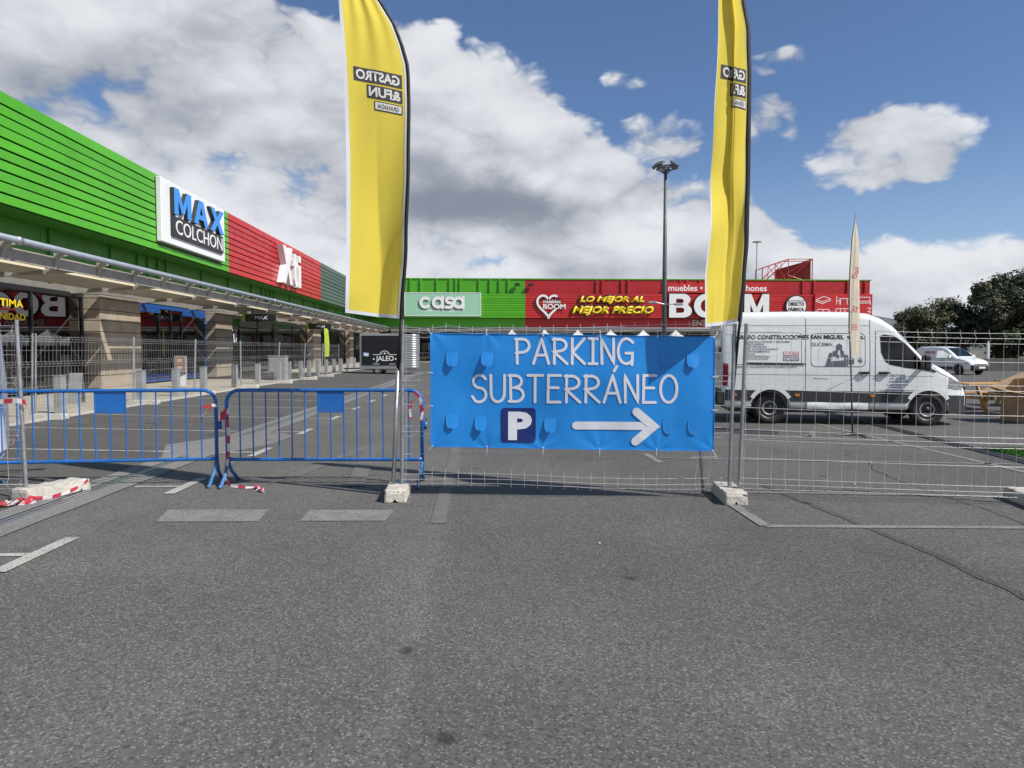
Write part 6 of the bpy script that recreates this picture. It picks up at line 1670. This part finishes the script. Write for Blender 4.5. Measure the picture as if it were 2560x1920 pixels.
picnic((13.2, 18.2), R(12), 'wooden picnic table just right of the large van nose')
picnic((12.6, 20.6), R(20), 'wooden picnic table behind the nearer picnic table')
picnic((15.6, 19.6), R(5), 'rightmost wooden picnic table beside the cardboard')
cb = thing('cardboard_box', (12.55, 15.3, 0), 'big brown cardboard box with open flap at the right picture edge', 'box')
m = MB().use('cardboard'); m.box(-0.7, 0.7, -0.5, -0.49, 0, 0.62); m.box(-0.7, -0.69, -0.5, 0.5, 0, 0.62); m.box(0.69, 0.7, -0.5, 0.5, 0, 0.62); m.box(-0.7, 0.7, 0.49, 0.5, 0, 0.62); m.build('walls', cb)
m = MB().use('cardboard'); m.poly([(-0.7, -0.5, 0.62), (0.7, -0.5, 0.62), (0.65, -0.75, 0.75), (-0.95, -0.72, 0.60)]); m.poly([(-0.7, 0.5, 0.62), (0.7, 0.5, 0.62), (0.7, 0.3, 1.05), (-0.6, 0.25, 0.95)]); m.poly([(-0.7, -0.5, 0.62), (-0.7, 0.5, 0.62), (-1.1, 0.5, 0.80), (-1.15, -0.35, 0.70)]); m.build('flap', cb)
m = MB().use('cardboard'); M = Matrix.Translation((0, 0, 0.45)) @ Matrix.Rotation(R(-18), 4, 'Y'); m.bbox(-0.7, 0.7, -0.45, 0.45, 0, 0.02, 0.004, M)
tag(m.build('cardboard_sheet', None, (13.1, 16.9, 0.35), R(15)), 'loose cardboard sheet leaning over the picnic bench', 'cardboard')
m = MB().use('turf'); m.poly([(8.05, 11.15, 0.012), (8.0, 10.0, 0.012), (13.5, 8.9, 0.012), (13.5, 10.6, 0.012)]); tf_ = tag(m.build('artificial_turf'), kind='structure')
m = MB().use('turf'); rnd = random.Random(4)
for i in range(7000):
    u, v = rnd.random() ** 1.5, rnd.random(); x = lerp(8.05, 11.5, u); y = lerp(lerp(10.02, 9.32, u), lerp(11.13, 10.9, u), v); a = rnd.uniform(0, 6.3); w = 0.012
    m.poly([(x - w * math.cos(a), y - w * math.sin(a), 0.013), (x + w * math.cos(a), y + w * math.sin(a), 0.013), (x + rnd.uniform(-.01, .01), y + rnd.uniform(-.01, .01), 0.04)])
m.build('turf_blades', tf_)['kind'] = 'stuff'

# low wall and posts behind, trees
m = MB().use('shaded_concrete'); m.bbox(0, 60, 0, 0.3, -0.1, 0.95, 0.02); tag(m.build('low_wall', None, (28, 55.5, 0), R(-14)), 'low grey concrete wall behind the small white van', 'wall')
for i, (x, y, h, mt, lab) in enumerate(((38.6, 53.0, 2.3, 'white_board', 'pale sign post left of the trees behind the low wall'), (45.5, 51.2, 2.5, 'white_board', 'tall pale post at the right in front of the dark tree'), (47.5, 51.0, 1.5, 'white_board', 'short pale post at the right in front of the dark tree'))):
    m = MB().use(mt); m.bbox(-0.09, 0.09, -0.09, 0.09, 0, h * 0.86, 0.02); m.prism([(-0.09, h * .86), (0.09, h * .86), (0.0, h)], lambda a, b: (a, -.06, b), lambda a, b: (a, .06, b)); tag(m.build('marker_post', None, (x, y, 0)), lab, 'post', 'pale posts by the low wall')


def tree(loc, h, rad, label, leaf, seed, n=9000, trunk_h=None, flat=0.75, lsize=0.16):
    rnd = random.Random(seed); t = thing('tree', (*loc, -0.3), label, 'tree', 'trees behind the car park')
    th = trunk_h or h * 0.16
    m = MB().use('bark'); m.smooth = True
    m.tube([(0, 0, 0), (0.05, 0, th * .5), (0, 0.05, th), (0.1, 0, h * .6)], [0.28, 0.22, 0.18, 0.08], 8)
    clumps = []
    for i in range(70):
        a = rnd.uniform(0, 6.283); q = rnd.random() ** 0.5; zz = rnd.uniform(-1, 1)
        rr_ = rad * q * math.sqrt(max(0.05, 1 - zz * zz)); c = Vector((rr_ * math.cos(a), rr_ * math.sin(a), th + (h - th) * 0.5 + zz * (h - th) * 0.46))
        clumps.append((c, rad * rnd.uniform(0.2, 0.4)))
    for c, _ in clumps[:16]: m.tube([(0, 0, th * .9), tuple(Vector((0, 0, th)).lerp(c, 0.5) + Vector((0, 0, 0.25))), tuple(c)], [0.09, 0.05, 0.02], 5, False)
    m.build('trunk', t)
    m = MB().use(leaf)
    per = n // len(clumps)
    for c, r_ in clumps:
        m.use(leaf if rnd.random() < 0.62 else ('leaf_mid' if rnd.random() < 0.6 else 'leaf_olive'))
        for i in range(per):
            d_ = Vector((rnd.gauss(0, 1), rnd.gauss(0, 1), rnd.gauss(0, 1) * flat)); d_ = d_.normalized() * r_ * (rnd.random() ** 0.45)
            p = c + d_; nrm = (d_.normalized() + Vector((rnd.uniform(-.7, .7), rnd.uniform(-.7, .7), rnd.uniform(-.2, .9)))).normalized()
            e = nrm.orthogonal().normalized(); e.rotate(Matrix.Rotation(rnd.uniform(0, 6.28), 3, nrm)); g = nrm.cross(e); s_ = lsize * rnd.uniform(0.6, 1.3)
            m.poly([p - e * s_, p + g * s_ * 0.45, p + e * s_, p - g * s_ * 0.45])
    m.build('crown', t)['kind'] = 'stuff'
    return t


TR = [((38.4, 62), 5.5, 2.2, 'small olive tree at the left end of the tree row', 'leaf_olive', 1), ((42.0, 63), 6.3, 2.8, 'olive tree second from the left in the tree row', 'leaf_olive', 2),
      ((44.8, 60), 8.0, 3.3, 'dark broad tree left of the tallest tree', 'leaf_dark', 3), ((49.8, 60), 10.2, 4.4, 'tallest dark tree at the right picture edge', 'leaf_dark', 4),
      ((55.0, 62), 9.5, 4.0, 'dark tree beyond the right picture edge', 'leaf_dark', 6), ((47.0, 56.5), 4.2, 2.0, 'low dark bushy tree in front of the tallest tree', 'leaf_dark', 7)]
for a in TR: tree(*a, n=17000 if a[1] > 7 else 10000, lsize=0.2 if a[1] > 7 else 0.17)

# litter on the asphalt
for i, (x, y, mt, lab) in enumerate(((6.05, 12.9, 'tent_white', 'crumpled white cup beside the beige flag base'), (-7.0, 15.2, 'litter_brown', 'brown bark scrap on the left parking bays'), (-6.6, 14.2, 'litter_brown', 'brown dry leaf on the left parking bays'),
                                    (4.4, 8.2, 'tent_white', 'white paper scrap behind the right fence panel'), (0.95, 5.75, 'tent_white', 'white paper flake on the open asphalt in front of the banner'))):
    m = MB().use(mt); m.smooth = True; s = 0.05 if i < 3 else 0.011
    m.grid(5, 4, lambda u, v: ((u - .5) * 3 * s, (v - .5) * 1.4 * s, gz(x) + 0.01 + s * 0.5 * abs(math.sin(u * 5 + i)) * (1 - v * .4)))
    if i == 0: m.lathe([(0.03, 0.0), (0.045, 0.09), (0.042, 0.09), (0.028, 0.005)], 10, Matrix.Translation((0, 0, 0.03)) @ Matrix.Rotation(R(75), 4, 'X'))
    tag(m.build('litter', None, (x, y, 0), 0.4 * i), lab, 'litter', 'small litter on the ground')
